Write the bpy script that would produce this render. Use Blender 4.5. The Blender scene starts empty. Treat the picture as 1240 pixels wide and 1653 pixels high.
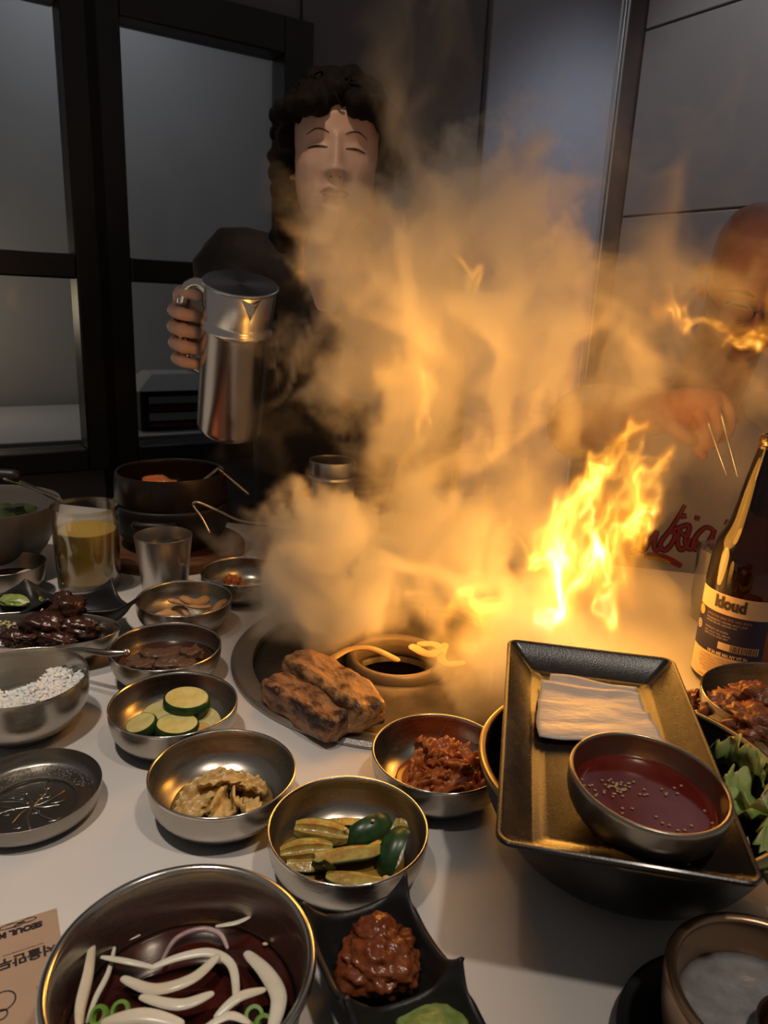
import bpy, bmesh, math, random
import numpy as np
from mathutils import Vector, Matrix, noise as mnoise

SC = bpy.context.scene
COL = SC.collection
T = 0.75                                   # table top above the floor
# ------------------------------------------------------------------ camera
FPX, PITCH, ROLL, CAMH = 1200.0, math.radians(16), math.radians(2.7), 0.365
FW = Vector((0, math.cos(PITCH), -math.sin(PITCH)))
_r0, _u0 = Vector((1, 0, 0)), Vector((0, math.sin(PITCH), math.cos(PITCH)))
RI = _r0 * math.cos(ROLL) + _u0 * math.sin(ROLL)
UP = _u0 * math.cos(ROLL) - _r0 * math.sin(ROLL)
CAM = Vector((0, 0, T + CAMH))
cd = bpy.data.cameras.new('camera')
cam = bpy.data.objects.new('camera', cd); COL.objects.link(cam)
M3 = Matrix((RI, UP, -FW)).transposed()
cam.matrix_world = Matrix.Translation(CAM) @ M3.to_4x4()
cd.sensor_fit = 'VERTICAL'; cd.sensor_height = 36; cd.lens = 36 * FPX / 1653
cd.clip_start = 0.02
cd.dof.use_dof = True; cd.dof.focus_distance = 0.66; cd.dof.aperture_fstop = 14.0
SC.camera = cam
# ------------------------------------------------------------------ world, view, lamps
w = bpy.data.worlds.new('dim_room'); SC.world = w; w.use_nodes = True
w.node_tree.nodes['Background'].inputs[0].default_value = (0.50, 0.45, 0.41, 1)
w.node_tree.nodes['Background'].inputs[1].default_value = 0.21
vs = SC.view_settings
vs.view_transform = 'Standard'; vs.look = 'None'; vs.exposure = 0.0; vs.gamma = 1.0
vs.use_curve_mapping = False
cy = SC.cycles
cy.max_bounces = 7; cy.diffuse_bounces = 3; cy.glossy_bounces = 4; cy.transmission_bounces = 6
cy.transparent_max_bounces = 12; cy.volume_bounces = 3
cy.caustics_reflective = False; cy.caustics_refractive = False
cy.sample_clamp_indirect = 4.0
cy.use_denoising = True
cy.use_adaptive_sampling = True; cy.adaptive_threshold = 0.02

def lamp(kind, name, loc, energy, color, size=0.1, aim=None, spot=None):
    l = bpy.data.lights.new(name, kind); l.energy = energy; l.color = color
    if kind == 'AREA': l.shape = 'DISK'; l.size = size
    else: l.shadow_soft_size = size
    if spot: l.spot_size = math.radians(spot); l.spot_blend = 0.5
    o = bpy.data.objects.new(name, l); COL.objects.link(o); o.location = loc
    if aim is not None:
        o.rotation_euler = (Vector(aim) - Vector(loc)).to_track_quat('-Z', 'Y').to_euler()
    return o
# two narrow ceiling downlights over the near table, then added fill spots
lamp('SPOT', 'ceiling_and_fill_light', (0.46, -0.02, 2.42), 30, (1.0, 0.85, 0.70), 0.045, (0.17, 0.12, T), 40)
lamp('SPOT', 'ceiling_and_fill_light', (-0.34, 0.10, 2.42), 46, (1.0, 0.86, 0.72), 0.045, (-0.42, 0.30, T), 36)
lamp('SPOT', 'ceiling_and_fill_light', (-0.66, 0.62, 2.42), 46, (1.0, 0.82, 0.64), 0.045, (-0.64, 0.82, T), 34)  # added fill spot to brighten the far left of the table
lamp('SPOT', 'ceiling_and_fill_light', (-0.32, 0.55, 2.42), 21, (1.0, 0.74, 0.52), 0.04, (-0.12, 1.26, T + 0.58), 17)  # added fill aimed at the standing woman's face
lamp('SPOT', 'wall_fill_light', (1.05, 1.55, 2.66), 60, (0.92, 0.94, 1.0), 0.12, (0.86, 2.35, 1.25), 58)  # added wash to brighten the corner panels and the right wall

def ray(px, py):
    return FW + RI * ((px - 620) / FPX) + UP * ((826.5 - py) / FPX)
def at(px, py, z=0.0):
    d = ray(px, py); return CAM + d * ((z - CAMH) / d.z)
def aty(px, py, y):
    d = ray(px, py); return CAM + d * (y / d.y)
def rad(npx, p):
    return npx * (Vector(p) - CAM).dot(FW) / FPX
# ------------------------------------------------------------------ helpers
def thing(name, label, cat, loc=(0, 0, 0), rot=(0, 0, 0), group=None, kind=None):
    o = bpy.data.objects.new(name, None); COL.objects.link(o)
    o.empty_display_size = 0.02
    o.location = loc; o.rotation_euler = rot
    return tag(o, label, cat, group, kind)
def tag(o, label=None, cat=None, group=None, kind=None):
    for k, v in (('label', label), ('category', cat), ('group', group), ('kind', kind)):
        if v: o[k] = v
    return o
def struct(o, label=None):
    return tag(o, label, None, None, 'structure')

def catmull(pts, sub=4, closed=False):
    P = [Vector(p) for p in pts]; n = len(P); out = []
    if n < 3: return P
    for i in range(n - 1):
        p0 = P[max(i - 1, 0)]; p1 = P[i]; p2 = P[i + 1]; p3 = P[min(i + 2, n - 1)]
        for k in range(sub):
            t = k / sub
            out.append(0.5 * ((2 * p1) + (p2 - p0) * t + (2 * p0 - 5 * p1 + 4 * p2 - p3) * t * t + (3 * p1 - p0 - 3 * p2 + p3) * t ** 3))
    out.append(P[-1]); return out

class MB:
    """collects shapes, links them as ONE mesh object"""
    def __init__(s): s.v = []; s.f = []
    def add(s, vs, fs, M=None):
        b = len(s.v)
        s.v += [tuple(M @ Vector(v)) if M else tuple(v) for v in vs]
        s.f += [tuple(b + i for i in f) for f in fs]; return s
    def lathe(s, prof, n=56, M=None, a0=0.0, a1=2 * math.pi):
        full = abs(a1 - a0 - 2 * math.pi) < 1e-6
        vs, fs, rows = [], [], []
        m = n if full else n + 1
        for r, z in prof:
            if r < 1e-6: rows.append([len(vs)]); vs.append((0, 0, z))
            else:
                rows.append(list(range(len(vs), len(vs) + m)))
                vs += [(r * math.cos(a0 + (a1 - a0) * k / n), r * math.sin(a0 + (a1 - a0) * k / n), z) for k in range(m)]
        for A, B in zip(rows, rows[1:]):
            for k in range(n):
                k2 = (k + 1) % m
                if len(A) == 1 and len(B) == 1: continue
                if len(A) == 1: fs.append((A[0], B[k2], B[k]))
                elif len(B) == 1: fs.append((A[k], A[k2], B[0]))
                else: fs.append((A[k], A[k2], B[k2], B[k]))
        return s.add(vs, fs, M)
    def tube(s, pts, rr, n=10, M=None, flat=1.0, up=None, round_ends=True):
        P = [Vector(p) for p in pts]
        if not hasattr(rr, '__len__'): rr = [rr] * len(P)
        rr = list(rr)
        if round_ends:                       # rounded ends
            d0 = (P[0] - P[1]).normalized(); d1 = (P[-1] - P[-2]).normalized()
            P = [P[0] + d0 * rr[0] * .95, P[0] + d0 * rr[0] * .65] + P + [P[-1] + d1 * rr[-1] * .65, P[-1] + d1 * rr[-1] * .95]
            rr = [rr[0] * .3, rr[0] * .76] + rr + [rr[-1] * .76, rr[-1] * .3]
        t0 = (P[1] - P[0]).normalized()
        u = Vector(up) if up is not None else (Vector((0, 0, 1)) if abs(t0.z) < .9 else Vector((1, 0, 0)))
        vs, fs = [], []
        for i, p in enumerate(P):
            t = (P[min(i + 1, len(P) - 1)] - P[max(i - 1, 0)]).normalized()
            u = (u - t * u.dot(t)).normalized(); b = t.cross(u)
            for k in range(n):
                a = 2 * math.pi * k / n
                vs.append(p + b * math.cos(a) * rr[i] + u * math.sin(a) * rr[i] * flat)
        for i in range(len(P) - 1):
            for k in range(n):
                k2 = (k + 1) % n
                fs.append((i * n + k, i * n + k2, (i + 1) * n + k2, (i + 1) * n + k))
        fs.append(tuple(reversed(range(n)))); fs.append(tuple((len(P) - 1) * n + k for k in range(n)))
        return s.add(vs, fs, M)
    def box(s, c, d, M=None):
        x, y, z = c; a, b, h = d[0] / 2, d[1] / 2, d[2] / 2
        vs = [(x + i * a, y + j * b, z + k * h) for k in (-1, 1) for j in (-1, 1) for i in (-1, 1)]
        return s.add(vs, [(0, 2, 3, 1), (4, 5, 7, 6), (0, 1, 5, 4), (2, 6, 7, 3), (0, 4, 6, 2), (1, 3, 7, 5)], M)
    def blob(s, c, d, seed=0, amp=.15, freq=2.0, sub=3, M=None, rough=.5, boxy=0.0):
        bm = bmesh.new(); bmesh.ops.create_icosphere(bm, subdivisions=sub, radius=1.0)
        off = Vector((seed * 3.17, seed * 1.7, seed * 5.3)); vs = []
        for v in bm.verts:
            q = v.co.copy()
            if boxy:                             # pushed towards a rounded box
                e_ = 2 + 6 * boxy; n_ = (abs(q.x) ** e_ + abs(q.y) ** e_ + abs(q.z) ** e_) ** (1 / e_); q = q / n_ * .86
            k = 1 + amp * (mnoise.noise(v.co * freq + off) + rough * mnoise.noise(v.co * freq * 2.6 + off) + rough * .6 * mnoise.noise(v.co * freq * 5.5 + off))
            vs.append((c[0] + q.x * d[0] * k, c[1] + q.y * d[1] * k, c[2] + q.z * d[2] * k))
        fs = [tuple(v.index for v in f.verts) for f in bm.faces]; bm.free()
        return s.add(vs, fs, M)
    def grid(s, fn, nu, nv, M=None):
        vs = [fn(i / nu, j / nv) for j in range(nv + 1) for i in range(nu + 1)]
        w_ = nu + 1
        fs = [(j * w_ + i, j * w_ + i + 1, (j + 1) * w_ + i + 1, (j + 1) * w_ + i) for j in range(nv) for i in range(nu)]
        return s.add(vs, fs, M)
    def prism(s, poly, z0, z1, M=None):
        n = len(poly)
        vs = [(x, y, z0) for x, y in poly] + [(x, y, z1) for x, y in poly]
        fs = [tuple(reversed(range(n))), tuple(range(n, 2 * n))] + [(k, (k + 1) % n, n + (k + 1) % n, n + k) for k in range(n)]
        return s.add(vs, fs, M)
    def mesh(s, name, mat, smooth=40):
        me = bpy.data.meshes.new(name); me.from_pydata(s.v, [], s.f); me.update()
        if mat: me.materials.append(mat)
        if smooth:
            me.polygons.foreach_set('use_smooth', [True] * len(me.polygons))
            if smooth < 180:
                me.set_sharp_from_angle(angle=math.radians(smooth))
        return me
    def obj(s, name, mat, parent=None, smooth=40, loc=None, rot=None, **mods):
        me = s.mesh(name, mat, smooth)
        bm = bmesh.new(); bm.from_mesh(me); bmesh.ops.recalc_face_normals(bm, faces=bm.faces); bm.to_mesh(me); bm.free()
        o = bpy.data.objects.new(name, me); COL.objects.link(o)
        if parent: o.parent = parent
        if loc is not None: o.location = loc
        if rot is not None: o.rotation_euler = rot
        if mods.get('solid'):
            m = o.modifiers.new('thickness', 'SOLIDIFY'); m.thickness = mods['solid']; m.offset = mods.get('off', 0)
        if mods.get('bevel'):
            m = o.modifiers.new('bevel', 'BEVEL'); m.width = mods['bevel']; m.segments = 2; m.limit_method = 'ANGLE'
        if mods.get('subsurf'):
            m = o.modifiers.new('sub', 'SUBSURF'); m.levels = m.render_levels = mods['subsurf']
        return o

def prof(pts, sub=4):
    return [(max(p.x, 0), p.y) for p in catmull([(a, b, 0) for a, b in pts], sub)]

# ------------------------------------------------------------------ materials
MATS = {}
def mat(name, c1, rough=.5, metal=0.0, c2=None, scale=30., detail=4., bump=0.0, bscale=None, stretch=(1, 1, 1), trans=0.0, ior=1.45, coat=0.0, sss=0.0, spec=.5, aniso=0., contrast=(.35, .65), rvar=0.0, sheen=0.0):
    m = bpy.data.materials.new(name); m.use_nodes = True; nt = m.node_tree; N, L = nt.nodes, nt.links
    b = N['Principled BSDF']
    b.inputs['Base Color'].default_value = (*c1, 1); b.inputs['Roughness'].default_value = rough
    b.inputs['Metallic'].default_value = metal; b.inputs['IOR'].default_value = ior
    b.inputs['Transmission Weight'].default_value = trans; b.inputs['Coat Weight'].default_value = coat
    b.inputs['Coat Roughness'].default_value = .12; b.inputs['Specular IOR Level'].default_value = spec
    b.inputs['Anisotropic'].default_value = aniso; b.inputs['Sheen Weight'].default_value = sheen
    if sss:
        b.inputs['Subsurface Weight'].default_value = sss; b.inputs['Subsurface Radius'].default_value = (.008, .004, .002); b.inputs['Subsurface Scale'].default_value = .5
    if c2 or bump or rvar:
        tc = N.new('ShaderNodeTexCoord'); mp = N.new('ShaderNodeMapping'); mp.inputs['Scale'].default_value = stretch
        L.new(tc.outputs['Object'], mp.inputs['Vector'])
        n1 = N.new('ShaderNodeTexNoise'); n1.inputs['Scale'].default_value = scale; n1.inputs['Detail'].default_value = detail; n1.inputs['Roughness'].default_value = .6
        L.new(mp.outputs[0], n1.inputs['Vector'])
        if c2:
            cr = N.new('ShaderNodeValToRGB'); cr.color_ramp.elements[0].position, cr.color_ramp.elements[1].position = contrast
            cr.color_ramp.elements[0].color = (*c1, 1); cr.color_ramp.elements[1].color = (*c2, 1)
            L.new(n1.outputs['Fac'], cr.inputs['Fac']); L.new(cr.outputs[0], b.inputs['Base Color'])
        if rvar:
            mr = N.new('ShaderNodeMapRange'); mr.inputs['To Min'].default_value = max(rough - rvar, .02); mr.inputs['To Max'].default_value = min(rough + rvar, 1)
            L.new(n1.outputs['Fac'], mr.inputs['Value']); L.new(mr.outputs[0], b.inputs['Roughness'])
        if bump:
            n2 = N.new('ShaderNodeTexNoise'); n2.inputs['Scale'].default_value = bscale or scale; n2.inputs['Detail'].default_value = 3
            L.new(mp.outputs[0], n2.inputs['Vector'])
            bp = N.new('ShaderNodeBump'); bp.inputs['Strength'].default_value = bump; bp.inputs['Distance'].default_value = .002
            L.new(n2.outputs['Fac'], bp.inputs['Height']); L.new(bp.outputs[0], b.inputs['Normal'])
    MATS[name] = m; return m
def thin_glass(name, tint=(1, 1, 1), refl=.12, rough=.02):
    m = bpy.data.materials.new(name); m.use_nodes = True; N, L = m.node_tree.nodes, m.node_tree.links
    N.clear(); out = N.new('ShaderNodeOutputMaterial'); t = N.new('ShaderNodeBsdfTransparent'); t.inputs[0].default_value = (*tint, 1)
    g = N.new('ShaderNodeBsdfGlossy'); g.inputs['Roughness'].default_value = rough
    lw = N.new('ShaderNodeLayerWeight'); lw.inputs['Blend'].default_value = refl; mx = N.new('ShaderNodeMixShader')
    L.new(lw.outputs['Facing'], mx.inputs[0]); L.new(t.outputs[0], mx.inputs[1]); L.new(g.outputs[0], mx.inputs[2]); L.new(mx.outputs[0], out.inputs[0])
    return m
def emit(name, c, s):
    m = bpy.data.materials.new(name); m.use_nodes = True; b = m.node_tree.nodes['Principled BSDF']
    b.inputs['Base Color'].default_value = (*c, 1); b.inputs['Emission Color'].default_value = (*c, 1); b.inputs['Emission Strength'].default_value = s
    return m

steel = mat('stainless_steel', (.43, .395, .345), .27, 1.0, bump=.04, bscale=60, stretch=(1, 1, 9), scale=14, rvar=.06)
steel_rim = mat('polished_steel', (.68, .65, .60), .16, 1.0)
steel_brushed = mat('brushed_steel', (.60, .59, .58), .30, 1.0, bump=.05, bscale=420, stretch=(1, 1, .02), aniso=.4, scale=20)
steel_dark = mat('worn_steel', (.30, .28, .25), .30, 1.0, bump=.12, bscale=120, scale=30, rvar=.08)
black_gloss = mat('black_melamine', (.010, .010, .011), .26, bump=.10, bscale=500, coat=.2)
black_matte = mat('black_ceramic', (.010, .010, .011), .42, bump=.10, bscale=300)
iron = mat('black_cast_iron', (.010, .009, .009), .45, bump=.1, bscale=260)
brass = mat('brass_rim', (.42, .34, .20), .30, 1.0)
table_mat = mat('white_laminate', (.60, .575, .555), .36, c2=(.64, .615, .595), scale=6, bump=.02, bscale=400)

def text_mesh(body, size, mat_, name, parent=None, fn=None, shear=0.0, depth=.0, align='CENTER', width=1.0, space=1.0, bold=0.0):
    c = bpy.data.curves.new(name, 'FONT'); c.body = body; c.size = size; c.align_x = align; c.align_y = 'CENTER'; c.shear = shear
    c.space_character = space; c.offset = bold; c.resolution_u = 3
    o = bpy.data.objects.new(name, c); COL.objects.link(o)
    dg = bpy.context.evaluated_depsgraph_get(); dg.update()
    me = bpy.data.meshes.new_from_object(o.evaluated_get(dg)); bpy.data.objects.remove(o); bpy.data.curves.remove(c)
    for v in me.vertices:
        x, y, z = v.co.x * width, v.co.y, v.co.z
        v.co = fn(x, y) if fn else (x, y, 0)
    me.materials.clear(); me.materials.append(mat_); me.update()
    ob = bpy.data.objects.new(name, me); COL.objects.link(ob)
    if parent: ob.parent = parent
    return ob
def rotz(a): return Matrix.Rotation(a, 4, 'Z')
def place(loc, rx=0, ry=0, rz=0, sc=1.0):
    return Matrix.Translation(Vector(loc)) @ rotz(rz) @ Matrix.Rotation(ry, 4, 'Y') @ Matrix.Rotation(rx, 4, 'X') @ Matrix.Scale(sc, 4)
# ------------------------------------------------------------------ the room
KC = aty(955, 482, 2.6); KC.z = 0
YAW = math.radians(57)
DL = Vector((-math.sin(YAW), -math.cos(YAW), 0))       # along the window wall, from the corner to the left
DR = Vector((math.cos(YAW), -math.sin(YAW), 0))        # along the right wall, from the corner towards the viewer
NL = Vector((math.cos(YAW), -math.sin(YAW), 0)); NR = Vector((-math.sin(YAW), -math.cos(YAW), 0))   # into the room
def onwall(px, py, n, off=0.0):
    d = ray(px, py); p = CAM + d * ((KC + n * off - CAM).dot(n) / d.dot(n)); return p
def left_sz(px, py, off=0.0):
    p = onwall(px, py, NL, off); return (p - KC).dot(DL), p.z
ML = Matrix((DL, NL, Vector((0, 0, 1)))).transposed().to_4x4(); ML.translation = KC      # local x = along wall, y = into room
MR = Matrix((DR, NR, Vector((0, 0, 1)))).transposed().to_4x4(); MR.translation = KC
def wbox(mb, s0, s1, z0, z1, d0, d1, M): return mb.box(((s0 + s1) / 2, (d0 + d1) / 2, (z0 + z1) / 2), (s1 - s0, d1 - d0, z1 - z0), M)

frame_mat = mat('dark_stained_frame', (.009, .007, .007), .38, c2=(.014, .010, .010), scale=12, bump=.05, bscale=80)
wall_dark = mat('dark_wall_panel', (.10, .092, .10), .5, c2=(.115, .105, .113), scale=4)
wall_blue = mat('blue_grey_panel', (.23, .24, .285), .45, c2=(.25, .258, .30), scale=3)
wall_grey = mat('grey_wall_panel', (.30, .275, .27), .5, c2=(.33, .30, .29), scale=3)
wall_brown = mat('brown_corner_panel', (.11, .085, .08), .45)
joint_mat = mat('joint', (.03, .025, .025), .7)
floor_mat = mat('dark_floor', (.05, .042, .038), .4, c2=(.07, .06, .05), scale=5)
glass_mat = thin_glass('window_glass', (.80, .82, .84), .18, .06)
struct(MB().box((0.2, 1.2, -.02), (7, 5.5, .04)).obj('floor', floor_mat))

HT = 2.75
sA0, _ = left_sz(-260, 300); sA1, _ = left_sz(113, 300)
sB0, _ = left_sz(204, 300); sB1, _ = left_sz(457, 200)
sP, _ = left_sz(783, 200)
zb = left_sz(209, 416)[1]; zt = left_sz(120, 3)[1]; zbt = left_sz(300, 52)[1]
zl1 = left_sz(213, 455)[1]; zl0 = left_sz(190, 722)[1]
wl = bpy.data.objects.new('wall_left', None); COL.objects.link(wl); struct(wl)
def wpart(name, s0, s1, z0, z1, d0, d1, m, par=None, M=ML, bevel=.004):
    b = MB(); wbox(b, s0, s1, z0, z1, d0, d1, M); return b.obj(name, m, par or wl, bevel=bevel)
wpart('panel', sP + .004, sB1 - .06, 0, HT, -.10, -.02, wall_dark)
wpart('blue_panel', .01, sP - .004, 0, HT, -.10, -.005, wall_blue)
wpart('sill_panel', sB1 - .06, sA0 + .3, 0, zl0 - .05, -.10, -.03, wall_dark)
wpart('header_panel', sB1 - .06, sA0 + .3, zt + .02, HT, -.10, -.03, wall_dark)
trim_steel = mat('corner_trim_metal', (.75, .75, .8), .25, 1.0)
struct(MB().box((.004, .004, HT / 2), (.012, .012, HT), ML).obj('trim_1', trim_steel, bevel=.002))
def window(num, s0, s1, zt_):
    wn = bpy.data.objects.new(f'window_{num}', None); COL.objects.link(wn); struct(wn)
    wpart('stile', s0 - .075, s0, zl0 - .05, zt_ + .08, -.07, .01, frame_mat, wn)
    wpart('stile', s1, s1 + .075, zl0 - .05, zt_ + .08, -.07, .01, frame_mat, wn)
    wpart('top_rail', s0, s1, zt_, zt_ + .08, -.07, .01, frame_mat, wn)
    wpart('middle_rail', s0, s1, zl1, zb, -.07, .01, frame_mat, wn)
    wpart('bottom_rail', s0, s1, zl0 - .05, zl0, -.07, .01, frame_mat, wn)
    wpart('pane', s0, s1, zb, zt_, -.045, -.040, glass_mat, wn, bevel=0)
    wpart('pane', s0, s1, zl0, zl1, -.045, -.040, glass_mat, wn, bevel=0)
window(1, sA1, sA0, zt); window(2, sB1, sB0, zbt)
# the post between the two windows, with its groove
post = MB(); wbox(post, sB0 + .076, sA1 - .076, 0, HT, -.08, -.02, ML); struct(post.obj('trim_2', frame_mat, bevel=.004))
# the passage seen through the glass: a grey back wall, a counter, a soffit
back = MB(); wbox(back, -.2, sA0 + .4, .4, HT, -1.02, -1.0, ML)
struct(back.obj('wall_back', mat('passage_wall', (.36, .34, .33), .6, c2=(.40, .38, .36), scale=2)))
zc = left_sz(190, 700, -.35)[1]
ctr = MB(); wbox(ctr, sB1 - .3, sA0 + .4, zc - .05, zc, -.95, -.30, ML)
tag(ctr.obj('service_counter', mat('counter_top', (.42, .40, .39), .4), bevel=.004), 'pale service counter seen through the lower window panes behind the table', 'counter')
# right wall: brown corner strip, then large grey panels with recessed joints
wr = bpy.data.objects.new('wall_right', None); COL.objects.link(wr); struct(wr)
def r_of(px, py): p = onwall(px, py, NR); return (p - KC).dot(DR), p.z
sR1 = r_of(1022, 200)[0]; zj1 = r_of(1120, 22)[1]; zj2 = r_of(1200, 333)[1]
wpart('brown_panel', .012, sR1, 0, HT, -.08, -.004, wall_brown, wr, MR)
wpart('backing', .0, 2.2, 0, HT, -.10, -.03, joint_mat, wr, MR)
zz = [0, zj2 - .003, zj1 - .003, HT]
for a, b in zip(zz, zz[1:]):
    wpart('panel', sR1 + .004, 2.2, a + .003, b - .003, -.03, 0, wall_grey, wr, MR, .002)
# cartons on the counter behind the second window
cx, cz = left_sz(275, 640, -.40)
bx = thing('carton', 'dark carton with white and red printed bands on the counter behind the window', 'box')
bm_ = MB(); wbox(bm_, cx - .10, cx + .10, zc, zc + .115, -.50, -.36, ML); carton_body = bm_.obj('body', black_matte, bx, bevel=.004)
wh = mat('print_white', (.5, .5, .5), .5); rd = mat('print_red', (.25, .03, .03), .5)
for k, (za, zb_, m_) in enumerate(((.080, .100, wh), (.030, .052, wh), (.060, .064, rd), (.068, .072, rd), (.012, .022, rd))):
    q = MB(); wbox(q, cx - .085, cx + .075, zc + za, zc + zb_, -.36, -.3585, ML); q.obj('printed_band', m_, carton_body)
lid = MB(); lid.add([(cx - .11, -.52, zc + .117), (cx + .11, -.52, zc + .117), (cx + .11, -.34, zc + .117), (cx - .11, -.34, zc + .117), (cx - .07, -.48, zc + .165), (cx + .06, -.48, zc + .165), (cx + .06, -.38, zc + .165), (cx - .07, -.38, zc + .165)],
    [(0, 3, 2, 1), (4, 5, 6, 7), (0, 1, 5, 4), (1, 2, 6, 5), (2, 3, 7, 6), (3, 0, 4, 7)], ML)
lid.obj('folded_lid', mat('carton_lid', (.33, .31, .29), .5), bx, bevel=.003)
# the passage's own lamps
p_ = ML @ Vector((sA0 - .15, -.7, 1.05)); lamp('POINT', 'passage_lamp_light', p_, 1.6, (1, .78, .48), .08)
p_ = ML @ Vector(((sA1 + sB1) / 2, -.6, 2.3)); lamp('AREA', 'passage_lamp_light', p_, 3.2, (.86, .92, 1.0), .5, p_ - Vector((0, 0, 1)))
# ------------------------------------------------------------------ table
tb = thing('dining_table', 'white laminate restaurant table with a round grill set into its top', 'table', (0, .5, 0))
GX, GY, GR = .02, .716, .172
XL, XR, YN, YF, FS = -1.25, .95, -.12, 1.115, .20      # the far edge runs y = YF - FS x
out, inn = [], []
NS = 96
for k in range(NS):
    a = 2 * math.pi * k / NS; c_, s_ = math.cos(a), math.sin(a)
    inn.append((GX + (GR - .012) * c_, GY + (GR - .012) * s_))
    t = min(((XR if c_ > 0 else XL) - GX) / c_ if abs(c_) > 1e-6 else 1e9, (YN - GY) / s_ if s_ < -1e-6 else 1e9)
    den = s_ + FS * c_
    if den > 1e-6: t = min(t, (YF - FS * GX - GY) / den)
    out.append((GX + t * c_, GY + t * s_))
# true corners
for cxy in ((XR, YF - FS * XR), (XL, YF - FS * XL), (XL, YN), (XR, YN)):
    k = min(range(NS), key=lambda i: (out[i][0] - cxy[0]) ** 2 + (out[i][1] - cxy[1]) ** 2); out[k] = cxy
vs = []
for z in (T, T - .03): vs += [(x, y - .5, z) for x, y in inn] + [(x, y - .5, z) for x, y in out]
fs = []
for k in range(NS):
    j = (k + 1) % NS
    fs += [(k, NS + k, NS + j, j), (2 * NS + k, 2 * NS + j, 3 * NS + j, 3 * NS + k), (NS + k, 3 * NS + k, 3 * NS + j, NS + j), (k, j, 2 * NS + j, 2 * NS + k)]
MB().add(vs, fs).obj('tabletop', table_mat, tb, smooth=0)
for x, y in ((XL + .1, YN + .1 - .5), (XR - .1, YN + .1 - .5), (XL + .1, YF - .1 - .5 - FS * XL), (XR - .1, YF - .12 - .5 - FS * XR)):
    MB().box((x, y, (T - .03) / 2), (.07, .07, T - .03)).obj('leg', frame_mat, tb, bevel=.004)
# the round grill
grill_steel = mat('grill_rim_steel', (.36, .34, .32), .36, .9, bump=.25, bscale=900, scale=40, rvar=.08)
grill_plate = mat('seasoned_grill_plate', (.045, .036, .03), .32, .5, c2=(.09, .07, .055), scale=40, bump=.2, bscale=120)
gr = thing('table_grill', 'round steel table grill sunk in the tabletop under the smoke', 'grill', (GX, GY, T))
MB().lathe([(GR - .022, -.01), (GR - .022, .002), (GR - .018, .005), (GR - .010, .0065), (GR - .003, .006), (GR, .003), (GR, .0006), (GR - .013, .0006), (GR - .013, -.01)], 96).obj('rim', grill_steel, gr)
MB().lathe(prof([(.052, -.012), (.07, .004), (.10, .002), (.125, -.002), (GR - .024, -.006), (GR - .0235, -.02), (.052, -.03), (.050, -.02)], 3), 96).obj('grill_plate', grill_plate, gr)
MB().lathe(prof([(.041, -.006), (.043, .002), (.047, .0045), (.051, .002), (.053, -.008), (.047, -.02), (.042, -.015), (.041, -.006)], 3), 72).obj('centre_ring', mat('pale_grill_ring', (.30, .23, .15), .4, .3), gr)
MB().lathe([(0, -.055), (.05, -.055), (.05, -.03), (.06, -.025)], 48).obj('fire_bowl', iron, gr)
coal = mat('charcoal', (.02, .018, .017), .8, bump=.5, bscale=200)
for k in range(9):
    a = k * 2.4; rr = .012 + .004 * k * .7
    MB().blob((0, 0, 0), (.012, .010, .009), k + 3, .3, 1.6, 2).obj('charcoal', coal, gr, loc=(rr * math.cos(a), rr * math.sin(a), -.046))
# ------------------------------------------------------------------ bowls
BANCHAN = prof([(0, .0015), (.026, .0015), (.030, 0), (.034, .0015), (.043, .007), (.0495, .0155), (.0518, .025), (.0522, .0335), (.0515, .0350), (.0504, .0338), (.0500, .026), (.0475, .0165), (.041, .0092), (.030, .0050), (0, .0040)], 3)
bowl_me = None
def side_bowl(x, y, label, s=1.0, rz=0.0):
    global bowl_me
    t = thing('side_dish_bowl', label, 'bowl', (x, y, T + .0002), (0, 0, rz), 'steel side dish bowls around the grill')
    t.scale = (s, s, s)
    if bowl_me is None: bowl_me = MB().lathe(BANCHAN, 72).mesh('bowl', steel, 60)
    o = bpy.data.objects.new('bowl', bowl_me); COL.objects.link(o); o.parent = t
    r = MB().lathe([(.0522, .0332), (.05235, .0345), (.0516, .0354), (.0506, .0346), (.0503, .0334)], 72).obj('rim', steel_rim, t, smooth=180)
    return t
def liquid(name, x, y, z, r, m, label, cat='sauce', amp=.0004, parent=None):
    b = MB(); b.lathe([(0, 0), (r * .5, 0), (r * .85, .0002), (r * .97, .0006), (r, .0012), (r * .9, -.0015), (0, -.0025)], 48)
    o = b.obj(name, m, parent, smooth=180, loc=(x, y, z))
    if not parent: tag(o, label, cat, None, 'stuff')
    return o
def leaf_fn(L, W, arch=.3, cup=.3, ruf=.0015, seed=0, taper=.5):
    off = Vector((seed * 7.1, seed * 2.3, seed))
    def f(u, v):
        a = u - .5; b = v - .5
        wd = W * (1 - taper * (2 * abs(a)) ** 2)
        n = mnoise.noise(Vector((u * 3, v * 3, 0)) + off); n2 = mnoise.noise(Vector((u * 8, v * 8, 2)) + off)
        return (a * L + n * L * .06, b * wd + n2 * W * .05, -arch * L * (2 * a) ** 2 * .5 + cup * W * (2 * b) ** 2 * .5 + ruf * (n * 1.4 + n2 * (0.4 + 1.6 * abs(2 * b))))
    return f
def leaf(name, m, loc, rot, L, W, thick=.0012, label=None, cat=None, group=None, seed=0, **k):
    b = MB(); b.grid(leaf_fn(L, W, seed=seed, **k), 22, 14)
    o = b.obj(name, m, None, smooth=180, loc=loc, rot=rot, solid=thick)
    return tag(o, label, cat, group) if label else o
R = random.Random(11)

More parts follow.
